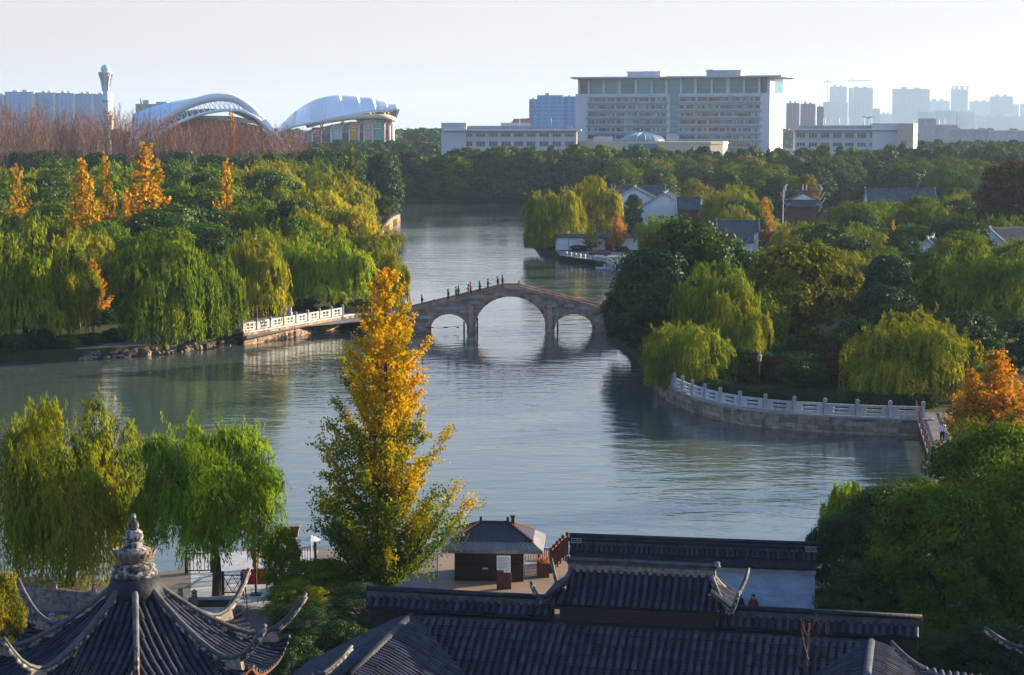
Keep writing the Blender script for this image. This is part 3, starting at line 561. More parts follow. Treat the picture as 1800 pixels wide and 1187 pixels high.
# ================================================================== the three-arched bridge
BY0, BY1 = 263.0, 267.2
ARCH = ((-8.6,2.5,.45,2.05), (-.2,4.82,.65,4.25), (8.45,2.65,.45,2.05))     # centre, half width, spring height, rise
def ztop(x): return float(np.interp(x, [-18,-15.5,-14,-1.3,.95,12,14,17], [2.6,2.95,3.3,6.35,6.38,3.55,3.05,2.5]))
def zdeck(x): return ztop(x)-.36
def soff(x, ring=0.0):
    for c, h, s, r in ARCH:
        if abs(x-c) < h+ring: return s+(r+ring)*math.sqrt(max(0, 1-((x-c)/(h+ring))**2))
    return -1.2
br = thing('arch_bridge', 'humped grey stone bridge with three arches across the lake', 'bridge', (0,0,0))
b = MB(); xs = sorted(set([-18,17]+[round(x,3) for x in np.arange(-18,17,.25)]+[e for c,h,s,r in ARCH for e in (c-h,c-h+1e-3,c+h-1e-3,c+h)]))
for x0, x1 in zip(xs, xs[1:]):
    m = (x0+x1)/2; ins = any(abs(m-c) < h for c,h,s,r in ARCH)
    q0, q1 = (soff(x0+1e-6), soff(x1-1e-6)) if ins else (-1.2,-1.2)
    t0, t1 = zdeck(x0), zdeck(x1)
    b.add([(x0,BY0,q0),(x1,BY0,q1),(x1,BY0,t1),(x0,BY0,t0),(x0,BY1,q0),(x1,BY1,q1),(x1,BY1,t1),(x0,BY1,t0)], [(0,1,2,3),(5,4,7,6),(3,2,6,7),(1,0,4,5)])
for c,h,s,r in ARCH:
    for e in (c-h, c+h): b.add([(e,BY0,-1.2),(e,BY0,s),(e,BY1,s),(e,BY1,-1.2)], [(0,1,2,3)])
b.build('body', M['granite'], br)
random.seed(3)
for c,h,s,r in ARCH:                                                        # arch stones, each its own wedge
    n = 21 if h > 4 else 13; ring = .34
    for side, ys in ((0,(BY0-.16,BY0+.05)),(1,(BY1-.05,BY1+.16))):
        for i in range(n):
            a0, a1 = math.pi*(i+.04)/n, math.pi*(i+.96)/n
            P = [(c+(h+k)*math.cos(a), s+(r+k)*math.sin(a)) for k, a in ((-.02,a0),(ring,a0),(ring,a1),(-.02,a1))]
            MB().slab(P, *ys).build('arch_stone', M['granite'] if i % 3 else M['granite_brown'], br)
row = 0; z = -.3
while z < 6:                                                                # coursed spandrel stones
    x = -16+random.uniform(0,.8); hgt = random.choice((.36,.42,.46))
    while x < 14.5:
        Ln = random.uniform(.7,1.6); x1 = min(x+Ln-.03, 14.6); z1 = z+hgt-.03
        lo = [max(z, soff(u, .36)) for u in (x, x1)]; hi = [min(z1, zdeck(u)-.12) for u in (x, x1)]
        mid = soff((x+x1)/2, .36)
        if min(hi[0]-lo[0], hi[1]-lo[1]) > .1 and (z+hgt*.5 > mid):
            k = random.random(); mt = M['granite_pale'] if k < .24 else M['granite_brown'] if k < .5 else M['granite']
            MB().slab([(x,lo[0]),(x1,lo[1]),(x1,hi[1]),(x,hi[0])], BY0-random.uniform(.05,.11), BY0+.02).build('stone', mt, br)
        x += Ln
    z += hgt
for c in (-5.57, 5.2):
    for y0, y1 in ((BY0-.34,BY0),(BY1,BY1+.3)): MB().box(c-.32,c+.32,y0,y1,-1,3.55).box(c-.4,c+.4,y0-.03,y1+.03,3.4,3.62).build('pilaster', M['granite'], br)
    MB().box(c-.62,c+.62,BY0-.55,BY1+.5,-1.2,.22).build('pier_foot', M['granite'], br)
px_ = [-15.6,-14,-10.8,-7.6,-4.4,-1.3,.95,3.8,6.6,9.4,12,14.2]
for y in (BY0-.02, BY1-.24):
    for x0, x1 in zip(px_, px_[1:]):
        MB().slab([(x0+.14,zdeck(x0+.14)-.12),(x1-.14,zdeck(x1-.14)-.12),(x1-.14,ztop(x1-.14)),(x0+.14,ztop(x0+.14))], y, y+.26).build('parapet_slab', M['granite_brown'] if y > BY0 else M['granite'], br)  # far parapet redder: sunlight on its inner face put into the stone colour
    for x in px_:
        hp_ = .34 if x in (-14,-1.3,.95,12) else .03
        MB().box(x-.14,x+.14,y-.03,y+.29,zdeck(x)-.2,ztop(x)+hp_).box(x-.11,x+.11,y+.0,y+.26,ztop(x)+hp_,ztop(x)+hp_+.06).build('post', M['granite'], br)
MB().grid([[(x,BY0-.1,zdeck(x)-.13),(x,BY0-.1,zdeck(x)-.02),(x,BY0+.02,zdeck(x)-.02)] for x in np.arange(-15.6,14.3,.7)]).build('cornice', M['granite'], br)
for i, (x, lb) in enumerate(((-6.55,'wooden fender post left of the left bridge pier'),(-4.75,'short wooden fender post right of the left bridge pier'),(6.2,'wooden fender post right of the right bridge pier'))):
    p = thing('fender_post', lb, 'post', (x,BY0-.7,0), 0, 'fender posts at the bridge piers'); hgt = 1.5 if i != 1 else 2.0
    MB().tube([(0,0,-1),(0.02,0,hgt)], [.13,.11], 8).build('pole', M['dark_wood'], p); MB().lathe([(.14,hgt-.1),(.14,hgt-.02),(.05,hgt+.04)],8).build('cap', M['rope'], p)
fl = thing('float_line', 'dark line of small floats strung below the left arch', 'rope', (0,BY0-.75,.0))
MB().tube([(-13.2,0,.9),(-10,0,.62),(-6.6,0,1.0)], .03, 5).build('rope', M['rope'], fl)
for x in (-11.4,-10.9,-9.2,-8.9,-7.4): MB().ball((x,0,.72),(.22,.1,.09)).build('float', M['black_paint'], fl)

# ================================================================== people
def cloth(name, c): return mat(name, c, tuple(x*.7 for x in c), 8, .9, .2, .1, perobj=0)
M['skin'] = mat('skin', (.42,.25,.18), None, 5, .6, .05, .3); M['hair'] = mat('hair', (.015,.012,.011), None, 9, .6, .2, .3)
CL = {'black':cloth('black_cloth',(.018,.018,.022)), 'navy':cloth('navy_cloth',(.02,.027,.06)), 'brown':cloth('brown_cloth',(.12,.06,.04)), 'red':cloth('dark_red_cloth',(.25,.035,.03)), 'grey':cloth('grey_cloth',(.10,.10,.11)), 'white':cloth('white_cloth',(.75,.76,.8)), 'tan':cloth('tan_cloth',(.26,.17,.11)), 'jean':cloth('denim_cloth',(.03,.04,.075))}
def person(label, loc, face, top, low, stride=.0, coat=.92, h=1.7, arm=.0, hair='short', cap=None, group=None, lean=0.0):
    """face: heading in radians about z (0 looks towards +y)"""
    V, E, Rr = [], [], []
    def v(x, y, z, r): V.append((x,y,z)); Rr.append(r); return len(V)-1
    def chain(a, *ps):
        for p in ps: k = v(*p); E.append((a,k)); a = k
        return a
    pel = v(0,0,.95,.145); ch = chain(pel, (0,lean*.3,1.15,.135), (0,lean*.7,1.36,.155)); nk = chain(ch, (0,lean,1.48,.06), (0,lean+.01,1.55,.058))
    chain(nk, (0,lean+.03,1.62,.088), (0,lean+.02,1.69,.10), (0,lean+.01,1.745,.07)); hands = []
    for s in (-1,1):
        k = -s*stride
        a = chain(ch, (.17*s,lean*.8,1.41,.07)); wr = chain(a, (.235*s,lean*.5+k*.35-.02,1.16,.052), (.24*s,lean*.5+k*.7+.06+arm*.22,.95+arm*.2,.036))
        hd = chain(wr, (.235*s,lean*.5+k*.75+.09+arm*.28,.88+arm*.2,.042)); hands.append((V[hd], V[wr], s))
        hp = chain(pel, (.09*s,0,.86,.105)); kn = chain(hp, (.10*s,s*stride*.45+.02,.49,.072)); an = chain(kn, (.10*s,s*stride-.02,.09,.05)); chain(an, (.11*s,s*stride+.13,.045,.045))
    me = bpy.data.meshes.new('p'); me.from_pydata(V, E, []); o = link('p', me); md = o.modifiers.new('s','SKIN'); sv = me.skin_vertices[0].data
    for i, r in enumerate(Rr): sv[i].radius = (r*1.22, r*1.22)
    sv[pel].use_root = True; su = o.modifiers.new('u','SUBSURF'); su.levels = 1; su.render_levels = 1
    dg = bpy.context.evaluated_depsgraph_get(); me2 = bpy.data.meshes.new_from_object(o.evaluated_get(dg)); bpy.data.objects.remove(o)
    b = MB(); b.add([tuple(p.co) for p in me2.vertices], [tuple(f.vertices) for f in me2.polygons])
    for i, f in enumerate(b.f):
        c = sum((Vector(b.v[j]) for j in f), Vector())/len(f)
        b.m[i] = 0 if c.z > 1.5 else (0 if abs(c.x) > .19 and c.z < .93+arm*.2 else 1 if (c.z > coat or abs(c.x) > .18 and c.z > .93) else 3 if c.z < .085 else 2)
    for (hx,hy,hz), (wx,wy,wz), s in hands:                                 # five fingers, slightly curled
        for k in range(4):
            x = hx+(-.025+.017*k)*.9; l = (.07,.085,.08,.062)[k]; b.tube([(x,hy,hz-.02),(x,hy+.012,hz-.03-l*.55),(x,hy+.035,hz-.03-l)], [.010,.009,.007], 5)
        b.tube([(hx-s*.03,hy+.01,hz+.01),(hx-s*.045,hy+.045,hz-.015),(hx-s*.04,hy+.065,hz-.045)], [.011,.010,.008], 5)
    b.ball((0,lean+.118,1.655),(.014,.022,.022),6,4); [b.ball((s*.092,lean+.02,1.66),(.012,.025,.032),6,4) for s in (-1,1)]
    [b.ball((s*.034,lean+.108,1.685),.011,6,4,3) for s in (-1,1)]; b.ball((0,lean+.108,1.61),(.026,.008,.007),6,3,4)
    r = thing('person', label, 'person', loc, -face, group); r.scale = (h/1.78*1.08,h/1.78*1.15,h/1.78)
    b.build('body', [M['skin'], CL[top], CL[low], M['black_paint'], CL['red']], r, True)
    hb = MB().ball((0,lean+.0,1.725),(.108,.122,.085),12,6).ball((0,lean-.045,1.66),(.10,.085,.11),12,6)
    if hair == 'long': hb.ball((0,lean-.075,1.52),(.10,.06,.2),10,6)
    hb.build('hair', M['hair'], r, True)
    if cap: MB().ball((0,lean+.0,1.755),(.118,.13,.078),12,6).box(-.07,.07,lean+.09,lean+.2,1.745,1.758).build('cap', CL[cap], r, True)
    return r
PG = 'people walking over the arch bridge'
for px, f, top, low, st, coat, h, arm, hair, lb in (
    (742,1.5,'black','black',.0,.92,1.72,.6,'short','person in black standing alone at the foot of the bridge'),
    (788,1.5,'brown','navy',.12,.6,1.66,.3,'long','long haired person in a brown coat walking up the bridge'),
    (801.5,1.4,'navy','jean',.16,.9,1.6,.2,'short','shorter person in navy beside another walker on the bridge'),
    (806,1.6,'black','navy',.10,.62,1.74,.0,'short','taller person in a dark coat beside a shorter one on the bridge'),
    (823.5,-1.5,'tan','brown',.10,.6,1.62,.9,'long','person in a tan coat raising an arm on the bridge'),
    (827,1.6,'brown','black',.14,.9,1.74,.1,'short','person in a brown jacket close behind the tan coat'),
    (843.5,1.5,'black','black',.14,.6,1.7,.1,'long','person in a long black coat in the middle of the slope'),
    (858,1.6,'black','grey',.26,.9,1.7,.5,'short','person in black mid stride with legs apart near the bridge crown'),
    (875,1.5,'black','tan',.10,.9,1.72,.1,'short','person in black jacket and pale trousers near the crown'),
    (883.5,1.5,'navy','black',.08,.9,1.78,.1,'short','foremost and highest person at the bridge crown')):
    x = at(px,500,265).x; person(lb, (x, 264.4 if px not in (827,801.5) else 265.5, zdeck(x)-.02), f, top, low, st, coat, h, arm, hair, None, PG)
pw = gp(1656,778,NZ-.15)
person('person in a white jacket and dark trousers walking on the timber path', (pw.x,pw.y,NZ-.1), 0.2, 'white', 'black', .16, .92, 1.76, .0)
pc = at(1300,1062,99.5); person('person in a white cap and dark jacket before the pale garden wall', (pc.x,99.5,NZ+.42), 2.6, 'navy', 'black', .05, .9, 1.72, .3, 'short', 'white')
pc = at(1324,1070,99.8); person('dark haired person in red beside the white capped one', (pc.x,99.8,NZ+.36), 2.9, 'red', 'black', .05, .9, 1.62, .2, 'long')
q = thing('stone_step', 'broad stone step along the foot of the pale garden wall', 'step', (at(1300,1080,100).x,100.4,NZ)); MB().box(-3.6,4.2,-1.6,1.0,0,.18).box(-3.5,4.1,-1.3,1.0,.18,.36).build('slab', M['granite_pale'], q)
pc = gp(652,556,LZ+.3); person('small figure in dark red at the left end of the bridge', (pc.x,pc.y,LZ), 2.0, 'red', 'black', .1, .9, 1.7)

# ================================================================== balustrades, quay walls and shore
def bal_panel(L, h=1.0, t=.16, slots=2):
    b = MB(); y0, y1 = -t/2, t/2; e = L*.24
    hs = ((0,.26),(.40,.60),(.76,1.0)) if slots == 2 else ((0,.2),(.40,.52),(.82,1.0))
    for a, c in hs: b.box(0,L,y0,y1,a*h,c*h)
    for (_, a), (c, _) in zip(hs, hs[1:]):
        for x0, x1 in ((0,e),(L-e,L)): b.box(x0,x1,y0+.002,y1-.002,a*h,c*h)
        if slots != 2: b.box(L*.46,L*.54,y0+.002,y1-.002,a*h,c*h)
    return b
def balustrade(name, label, pts, z, hp, hb, mtl, slots=2, cat='balustrade'):
    r = thing(name, label, cat, (pts[0][0],pts[0][1],z)); o = Vector((pts[0][0],pts[0][1],0))
    for i, p in enumerate(pts):
        q = Vector((p[0],p[1],0))-o; zz = (p[2]-pts[0][2]) if len(p) > 2 else 0
        MB().box(-.15,.15,-.15,.15,0,hp).box(-.18,.18,-.18,.18,0,.14).box(-.18,.18,-.18,.18,hp-.12,hp).box(-.12,.12,-.12,.12,hp,hp+.1).build('post', mtl, r).location = (q.x,q.y,zz)
        if i+1 < len(pts):
            n = Vector((pts[i+1][0],pts[i+1][1],0))-o; d = n-q
            pn = bal_panel(d.length-.36, hb, .16, slots).build('panel', mtl, r); pn.location = q+d.normalized()*.18+Vector((0,0,.06+zz)); pn.rotation_euler = (random.uniform(-.012,.012),random.uniform(-.006,.006),math.atan2(d.y,d.x)+random.uniform(-.008,.008))
    return r
def resample(P, step):
    P = [Vector((p[0],p[1],0)) for p in P]; out = [P[0]]; acc = 0
    for a, b_ in zip(P, P[1:]):
        L = (b_-a).length; s = step-acc
        while s <= L: out.append(a.lerp(b_, s/L)); s += step
        acc = (acc+L) % step
    return out
def smooth(P, k=6):
    P = [Vector((p[0],p[1],0)) for p in P]; out = []
    for i in range(len(P)-1):
        a, b_, c, d = P[max(i-1,0)], P[i], P[i+1], P[min(i+2,len(P)-1)]
        for j in range(k):
            t = j/k; out.append(.5*((2*b_)+(c-a)*t+(2*a-5*b_+4*c-d)*t*t+(3*b_-a-3*c+d)*t**3))
    return out+[P[-1]]
def quay_wall(name, label, pts, z0, z1, mtl, cap, stone=(.9,.38), t=.3, seed=1):
    """stone revetment: a core with every stone of the face set in it, and a coping"""
    random.seed(seed); r = thing(name, label, 'wall', (pts[0].x,pts[0].y,0)); o = pts[0]; core, cp = [], []
    Ps = [p-o for p in pts]; nrm = []
    for i in range(len(Ps)):
        d = (Ps[min(i+1,len(Ps)-1)]-Ps[max(i-1,0)]).normalized(); nrm.append(Vector((d.y,-d.x,0)))
    MB().grid([[p+n*(-t)+Vector((0,0,z1)), p+Vector((0,0,z1)), p+Vector((0,0,z0))] for p, n in zip(Ps, nrm)]).build('core', mtl, r)
    MB().grid([[p+n*u+Vector((0,0,v)) for u, v in ((-.5,z1+.16),(.14,z1+.16),(.14,z1),(.0,z1-.004))] for p, n in zip(Ps, nrm)]).build('coping', cap, r)
    L = [0]
    for a, b_ in zip(Ps, Ps[1:]): L.append(L[-1]+(b_-a).length)
    def pos(s):
        i = max(0, min(len(L)-2, int(np.searchsorted(L, s))-1)); u = (s-L[i])/max(L[i+1]-L[i], 1e-6); return Ps[i].lerp(Ps[i+1], u), nrm[i]
    z = z0; n = 0
    while z < z1-.1:
        hh = stone[1]*random.uniform(.85,1.2); hh = min(hh, z1-z); s = random.uniform(0,.5)
        while s < L[-1]-.3:
            ln = stone[0]*random.uniform(.6,1.5); e = min(s+ln, L[-1]); (a, na), (c, nc) = pos(s+.03), pos(e-.03); pr = random.uniform(.04,.15)
            q = [a+Vector((0,0,z+.02)), c+Vector((0,0,z+.02)), c+Vector((0,0,z+hh-.02)), a+Vector((0,0,z+hh-.02))]; j = lambda: Vector((0,0,random.uniform(-.03,.03)))
            f = [p*1+na*pr*random.uniform(.6,1)+j() for p in q]
            if n < 290: MB().add(q+f, [(4,5,6,7),(0,1,5,4),(1,2,6,5),(2,3,7,6),(3,0,4,7)]).build('stone', mtl, r); n += 1
            s = e
        z += hh
    return r
lb_ = [gp(x, y, 0) for x, y in ((428,607),(500,595),(560,584),(622,573))]
quay_wall('quay_wall', 'sunlit rubble quay wall under the white balustrade on the left bank', smooth(lb_, 5), -.2, 1.55, M['rubble'], M['marble'], (.95,.42), seed=4)
balustrade('stone_balustrade', 'white stone balustrade with pierced panels on the left bank', resample([p+Vector((-.15,.3,0)) for p in lb_], 3.05), 1.71, 1.45, 1.05, M['marble'], 3)
rb_ = smooth([gp(x, y, 0) for x, y in ((1150,676),(1162,694),(1182,708),(1230,729),(1300,746),(1400,757),(1500,763),(1642,768))], 6)
quay_wall('quay_wall', 'shaded stone quay wall curving below the balustrade of the right island', rb_, -.2, 1.45, M['rubble'], M['granite_pale'], (1.2,.5), seed=8)
balustrade('stone_balustrade', 'bluish white balustrade curving round the right island', resample([p+(Vector((p.x*.0,.35,0))) for p in rb_], 2.95), 1.61, 1.45, 1.0, M['marble'], 2)
lt = smooth([gp(x, y, 0) for x, y in ((664,436),(686,399),(703,389))], 4)
quay_wall('quay_wall', 'short sunlit brick coloured bank at the tip of the left park', lt[::-1][::-1], -.2, 1.9, M['granite_brown'], M['rubble'], (2.2,.7), seed=12)
# boulders along the left shore
random.seed(14); bm_ = []
for k in range(5):
    b = MB(); b.ball((0,0,0),1,9,6); ph = [random.uniform(0,6) for _ in range(6)]
    b.v = [tuple(c*(1+.22*math.sin(3*x+ph[0])+.18*math.sin(4*y+ph[1])+.15*math.sin(5*z+ph[2])) for c in (x,y,z*.72)) for x,y,z in b.v]; bm_.append(b.mesh('boulder', M['boulder']))
sh = resample(smooth([gp(x, y, 0) for x, y in ((150,632),(230,627),(290,622),(360,613),(425,604))], 5), .62)
for i, p in enumerate(sh):
    for row in range(2):
        if row and random.random() < .35: continue
        s = random.uniform(.28,.62); o = tag(link('boulder', random.choice(bm_)), 'rounded boulder in the rock edge of the left shore', 'rock', 'boulders along the left shore')
        o.location = (p.x+random.uniform(-.3,.3), p.y-.25+row*.75+random.uniform(-.25,.25), .08+row*.5+random.uniform(-.1,.2)); o.scale = (s*random.uniform(.9,1.5),s,s*random.uniform(.7,1)); o.rotation_euler = (0,0,random.uniform(0,6))
# shore plants, paths and low walls of the left bank
pts = [gp(x,y,LZ+.006) for x,y in ((130,606),(240,600),(300,588),(420,566),(430,572),(310,598),(250,608),(130,614))]
MB().add([tuple(p) for p in pts], [tuple(range(8))]).build('path', M['paving'], kind='structure')
pts = [gp(x,y,LZ+.010) for x,y in ((430,566),(520,548),(640,540),(640,566),(540,574),(434,596))]
MB().add([tuple(p) for p in pts], [tuple(range(6))]).build('path', M['paving'], kind='structure')
lw = thing('garden_wall', 'low brown stone wall stub under the willows of the left bank', 'wall', gp(243,592,LZ), .25); MB().box(-1.6,1.6,-.2,.2,0,1.1).build('body', M['rubble'], lw); MB().box(-1.7,1.7,-.27,.27,1.1,1.22).build('coping', M['granite_pale'], lw)
random.seed(44)
sr = MB(); 
for i in range(3):
    for j in range(6): sr.ball((random.uniform(-.7,.7),random.uniform(-.3,.3),.4+.35*i+random.uniform(-.2,.2)),(random.uniform(.2,.5),.3,random.uniform(.25,.5)),8,5)
o = sr.build('scholar_rock', M['granite_pale']); o.location = gp(502,556,LZ); tag(o, 'pale pitted ornamental rock behind the white balustrade', 'rock')
def shrub(px, py, z, hm, wm, leaf, label, group=None, key='round_b'):
    p = gp(px,py,z); return tree_at(key, (p.x,p.y,z-.1), wm/(2*PROTO[key][3]), hm/PROTO[key][2], leaf, label, 'shrub', group, 'shrub')
for i, (px, py, hm, wm, lf) in enumerate(((20,618,2.2,4,'l_ever_blue'),(70,614,2.6,4.5,'l_ever_blue'),(120,612,1.8,3.5,'l_mid'),(160,606,1.6,3.5,'l_ever'),(205,600,1.8,4,'l_ever_blue'),(250,590,1.6,3.5,'l_mid'),(330,585,2.2,4,'l_mid'),(365,598,2.6,3.6,'l_mid'),(470,548,1.6,3,'l_ever_blue'),(495,546,1.3,2.6,'l_red'),(540,540,1.5,4,'l_ever'),(600,540,1.8,4,'l_ever_blue'),(640,548,2.0,4,'l_mid'),(90,575,2.4,5,'l_ever_blue'),(180,570,2.4,5,'l_ever_blue'),(230,565,2.4,5,'l_red'),(140,545,3,6,'l_ever_blue'),(300,550,3,6,'l_ever_blue'),(400,540,3,6,'l_ever_blue'),(460,525,3,6,'l_ever_blue'),(520,522,3,6,'l_ever_blue'),(340,530,3,6,'l_ever'))):
    shrub(px, py, LZ, hm, wm, lf, 'low shrub in the planting under the left bank willows', 'shrubs under the left bank willows', random.choice(('round_a','round_b')))
for i in range(30):
    px = 1170+16*i; py = np.interp(px,[1170,1230,1300,1450,1640],[668,690,705,716,722])
    shrub(px, py-random.uniform(2,8), RZ, random.uniform(1.1,1.6), 3.0, 'l_ever_blue', 'piece of the dark clipped hedge behind the right island balustrade', 'hedge shrubs behind the right island balustrade', random.choice(('round_a','round_b')))
random.seed(9)
for i in range(34):
    px = random.uniform(1170,1650); py = random.uniform(630,690); shrub(px, py, RZ, random.uniform(2,4), random.uniform(4,6.5), random.choice(('l_ever_blue','l_ever','l_red','l_ever_blue','l_ever_blue')), 'shaded shrub under the trees of the right island', 'shaded shrubs under the trees of the right island', random.choice(('round_a','round_b','round_c')))
for i in range(40):
    px = 645+9.2*i; Yb = 719.5; p = at(px, 340, Yb); tree_at('far_a', (p.x,Yb+random.uniform(0,4),FZ), random.uniform(.5,.8), random.uniform(.16,.34), random.choice(('l_ever_blue','l_ever','l_olive')), 'low bush under the wood at the far water edge', 'shrub', 'bushes at the far water edge', 'shrub')
# island lamp, banana plant
lp = thing('garden_lamp', 'black garden lamp with a lantern head among the shaded island shrubs', 'lamp', gp(1334,692,RZ)); MB().tube([(0,0,0),(0,0,3.2)],[.07,.05],8).build('pole', M['black_paint'], lp); MB().lathe([(.08,3.2),(.2,3.3),(.24,3.75),(.3,3.8),(.05,4.05)],10).build('lantern', M['canvas'], lp)
st = thing('statue', 'grey stone figure standing behind the island hedge', 'statue', gp(1515,704,RZ)); MB().box(-.45,.45,-.4,.4,0,.8).build('plinth', M['granite'], st); MB().lathe([(.3,.8),(.36,1.2),(.28,1.7),(.32,2.0),(.14,2.25),(.17,2.4),(.15,2.6),(.03,2.7)],12).build('figure', M['granite'], st, True)
M['l_banana'] = leafmat('banana_leaves', [(.0,(.04,.10,.03)),(1,(.09,.17,.05))], trans=.3, gloss=.04)
for k, (px, py, lb) in enumerate(((1722,705,'banana plant with broad upright leaves behind the orange ginkgo'),(1762,708,'second banana plant nearer the right edge'))):
    bn = thing('banana_plant', lb, 'plant', gp(px,py,RZ)); random.seed(60+k)
    MB().tube([(0,0,0),(.1,0,1.4),(.1,0,2.6)],[.22,.18,.12],8).build('stem', M['l_banana'], bn)
    for i in range(11):
        a = i*2.4; L = random.uniform(2.0,3.0); rows = []
        for j in range(7):
            t = j/6; r = L*.62*t; z = 2.4+L*(.95*t-.62*t*t); wd = .38*math.sin(math.pi*min(1,.08+.9*t))+.02; d = Vector((math.cos(a),math.sin(a),0)); sd = Vector((-math.sin(a),math.cos(a),0)); c = d*r+Vector((.1,0,z))
            rows.append([c-sd*wd+Vector((0,0,.09)), c, c+sd*wd+Vector((0,0,.09))])
        MB().grid(rows).build('leaf', M['l_banana'], bn)
# timber path bridge at the right
tb = thing('timber_footbridge', 'short timber footbridge with a dark red railing at the right', 'bridge', (0,0,0))
A, Bq = gp(1650,742,NZ), gp(1655,812,NZ); MB().add([(A.x-.9,A.y+6,NZ),(A.x+2.6,A.y+6,NZ),(Bq.x+2.6,Bq.y,NZ),(Bq.x-.9,Bq.y,NZ),(A.x-.9,A.y+6,NZ-.25),(A.x+2.6,A.y+6,NZ-.25),(Bq.x+2.6,Bq.y,NZ-.25),(Bq.x-.9,Bq.y,NZ-.25)], [(3,2,1,0),(3,0,4,7),(0,1,5,4),(1,2,6,5),(2,3,7,6)]).build('deck', M['paving'], tb)
for dx in (-.8, 2.5):
    for i in range(9):
        u = i/8; x, y = A.x+(Bq.x-A.x)*u+dx, A.y+6+(Bq.y-A.y-6)*u; MB().box(x-.07,x+.07,y-.07,y+.07,NZ-1.6,NZ+1.15).build('post', M['red_wood'], tb)
    for zz in (.35,.7,1.05): MB().bar((A.x+dx,A.y+6,NZ+zz),(Bq.x+dx,Bq.y,NZ+zz),.06,.07).build('rail', M['red_wood'], tb)
# ================================================================== tiled roofs of the foreground
def half_tile(r, L, n=7, taper=.9):
    b = MB(); vs = []
    for y, k in ((0,taper),(L,1.0)):
        vs += [(r*k*math.cos(math.pi*j/(n-1)), y, r*k*math.sin(math.pi*j/(n-1))) for j in range(n)]
    vs += [(r*.72*math.cos(math.pi*j/(n-1)), L, r*.72*math.sin(math.pi*j/(n-1))) for j in range(n)]
    return b.add(vs, [(j,j+1,n+j+1,n+j) for j in range(n-1)]+[(n+j,n+j+1,2*n+j+1,2*n+j) for j in range(n-1)]+[tuple(range(2*n,3*n))])
def frame_(o, y, zh):
    y = y.normalized(); x = y.cross(zh).normalized(); z = x.cross(y)
    return Matrix(((x.x,y.x,z.x,o.x),(x.y,y.y,z.y,o.y),(x.z,y.z,z.z,o.z),(0,0,0,1)))
def set_tiles(root, mats_, mesh, mtl, name='cover_tile', limit=290):
    W = Matrix.Translation(root.location) @ root.rotation_euler.to_matrix().to_4x4(); seen, rest = [], []
    for m in mats_:
        p = W @ m.translation; x, y = proj(p); ok = -20 < x < 1820 and y < 1200
        (seen if ok else rest).append(((p-Vector((0,0,CH))).length, m))
    seen.sort(key=lambda t: t[0]); 
    for d, m in seen[:limit]:
        o = link(name, mesh, root); o.matrix_local = m
    rest = [m for _, m in seen[limit:]+rest]
    if rest:
        b = MB(); V = [v.co.copy() for v in mesh.vertices]; Fs = [tuple(p.vertices) for p in mesh.polygons]
        for m in rest: b.add([m @ v for v in V], Fs)
        b.build(name+'s_beyond', mtl, root, kind='stuff')
def slope(root, O, U, Dh, W, S1, drop, spacing, seg, r, clip=None, centre=False, course=.16):
    """one roof slope: courses of pan tiles and rows of cover tiles; drop(s,u) is how far the roof has fallen"""
    O, U, Dh = Vector(O), Vector(U), Vector(Dh); n = int(W/spacing); Zv = Vector((0,0,1)); mats_ = []; pan = MB()
    pt = lambda u, s: O+U*u+Dh*s-Zv*drop(s,u)
    for i in range(n+1):
        u = (i-n/2)*spacing if centre else i*spacing
        s0, s1 = clip(u) if clip else (0, S1)
        if s1-s0 < .15: continue
        s = s0
        while s < s1-.02:
            e = min(s+seg, s1); a, c = pt(u,s), pt(u,e); up = U.cross(Dh); up = up if up.z > 0 else -up
            m = frame_(a+Zv*(.02+random.uniform(-.006,.008))+U*(random.uniform(-.012,.012)+.012*math.sin(3*s+i)), c-a+U*random.uniform(-.012,.012), Zv); k = ((c-a).length+.03)/seg
            mats_.append(m @ Matrix.Diagonal((1,k,1,1)))
            s = e
        for v in (u-spacing/2,):
            p0, p1 = clip(u) if clip else (0, S1); s = p0
            while s < p1-.01:
                e = min(s+course, p1); a, b_, c, d = pt(u-spacing/2,s), pt(u+spacing/2,s), pt(u+spacing/2,e), pt(u-spacing/2,e); q = Zv*.03; mdl, mdr = pt(u-spacing*.05,s), pt(u-spacing*.05,e)
                pan.add([a,b_,c+q,d+q,c,d], [(0,1,2,3),(3,2,4,5)]); s = e
    pan.build('pan_tiles', M['pan'], root, kind='stuff')
    return mats_
def ridge_curve(pts, r, root, name='hip_ridge', plaster=True):
    pts = [Vector(p) for p in pts]
    MB().tube([p-Vector((0,0,r*.9)) for p in pts], [r*(1.25-.55*i/(len(pts)-1)) for i in range(len(pts))], 8, flat=.75).build(name, M['plaster_ridge'] if plaster else M['tile_lit'], root, True)
    MB().tube([p+Vector((0,0,r*.15)) for p in pts], [r*(.95-.35*i/(len(pts)-1)) for i in range(len(pts))], 8).build('ridge_cap', M['tile_lit'], root, True)
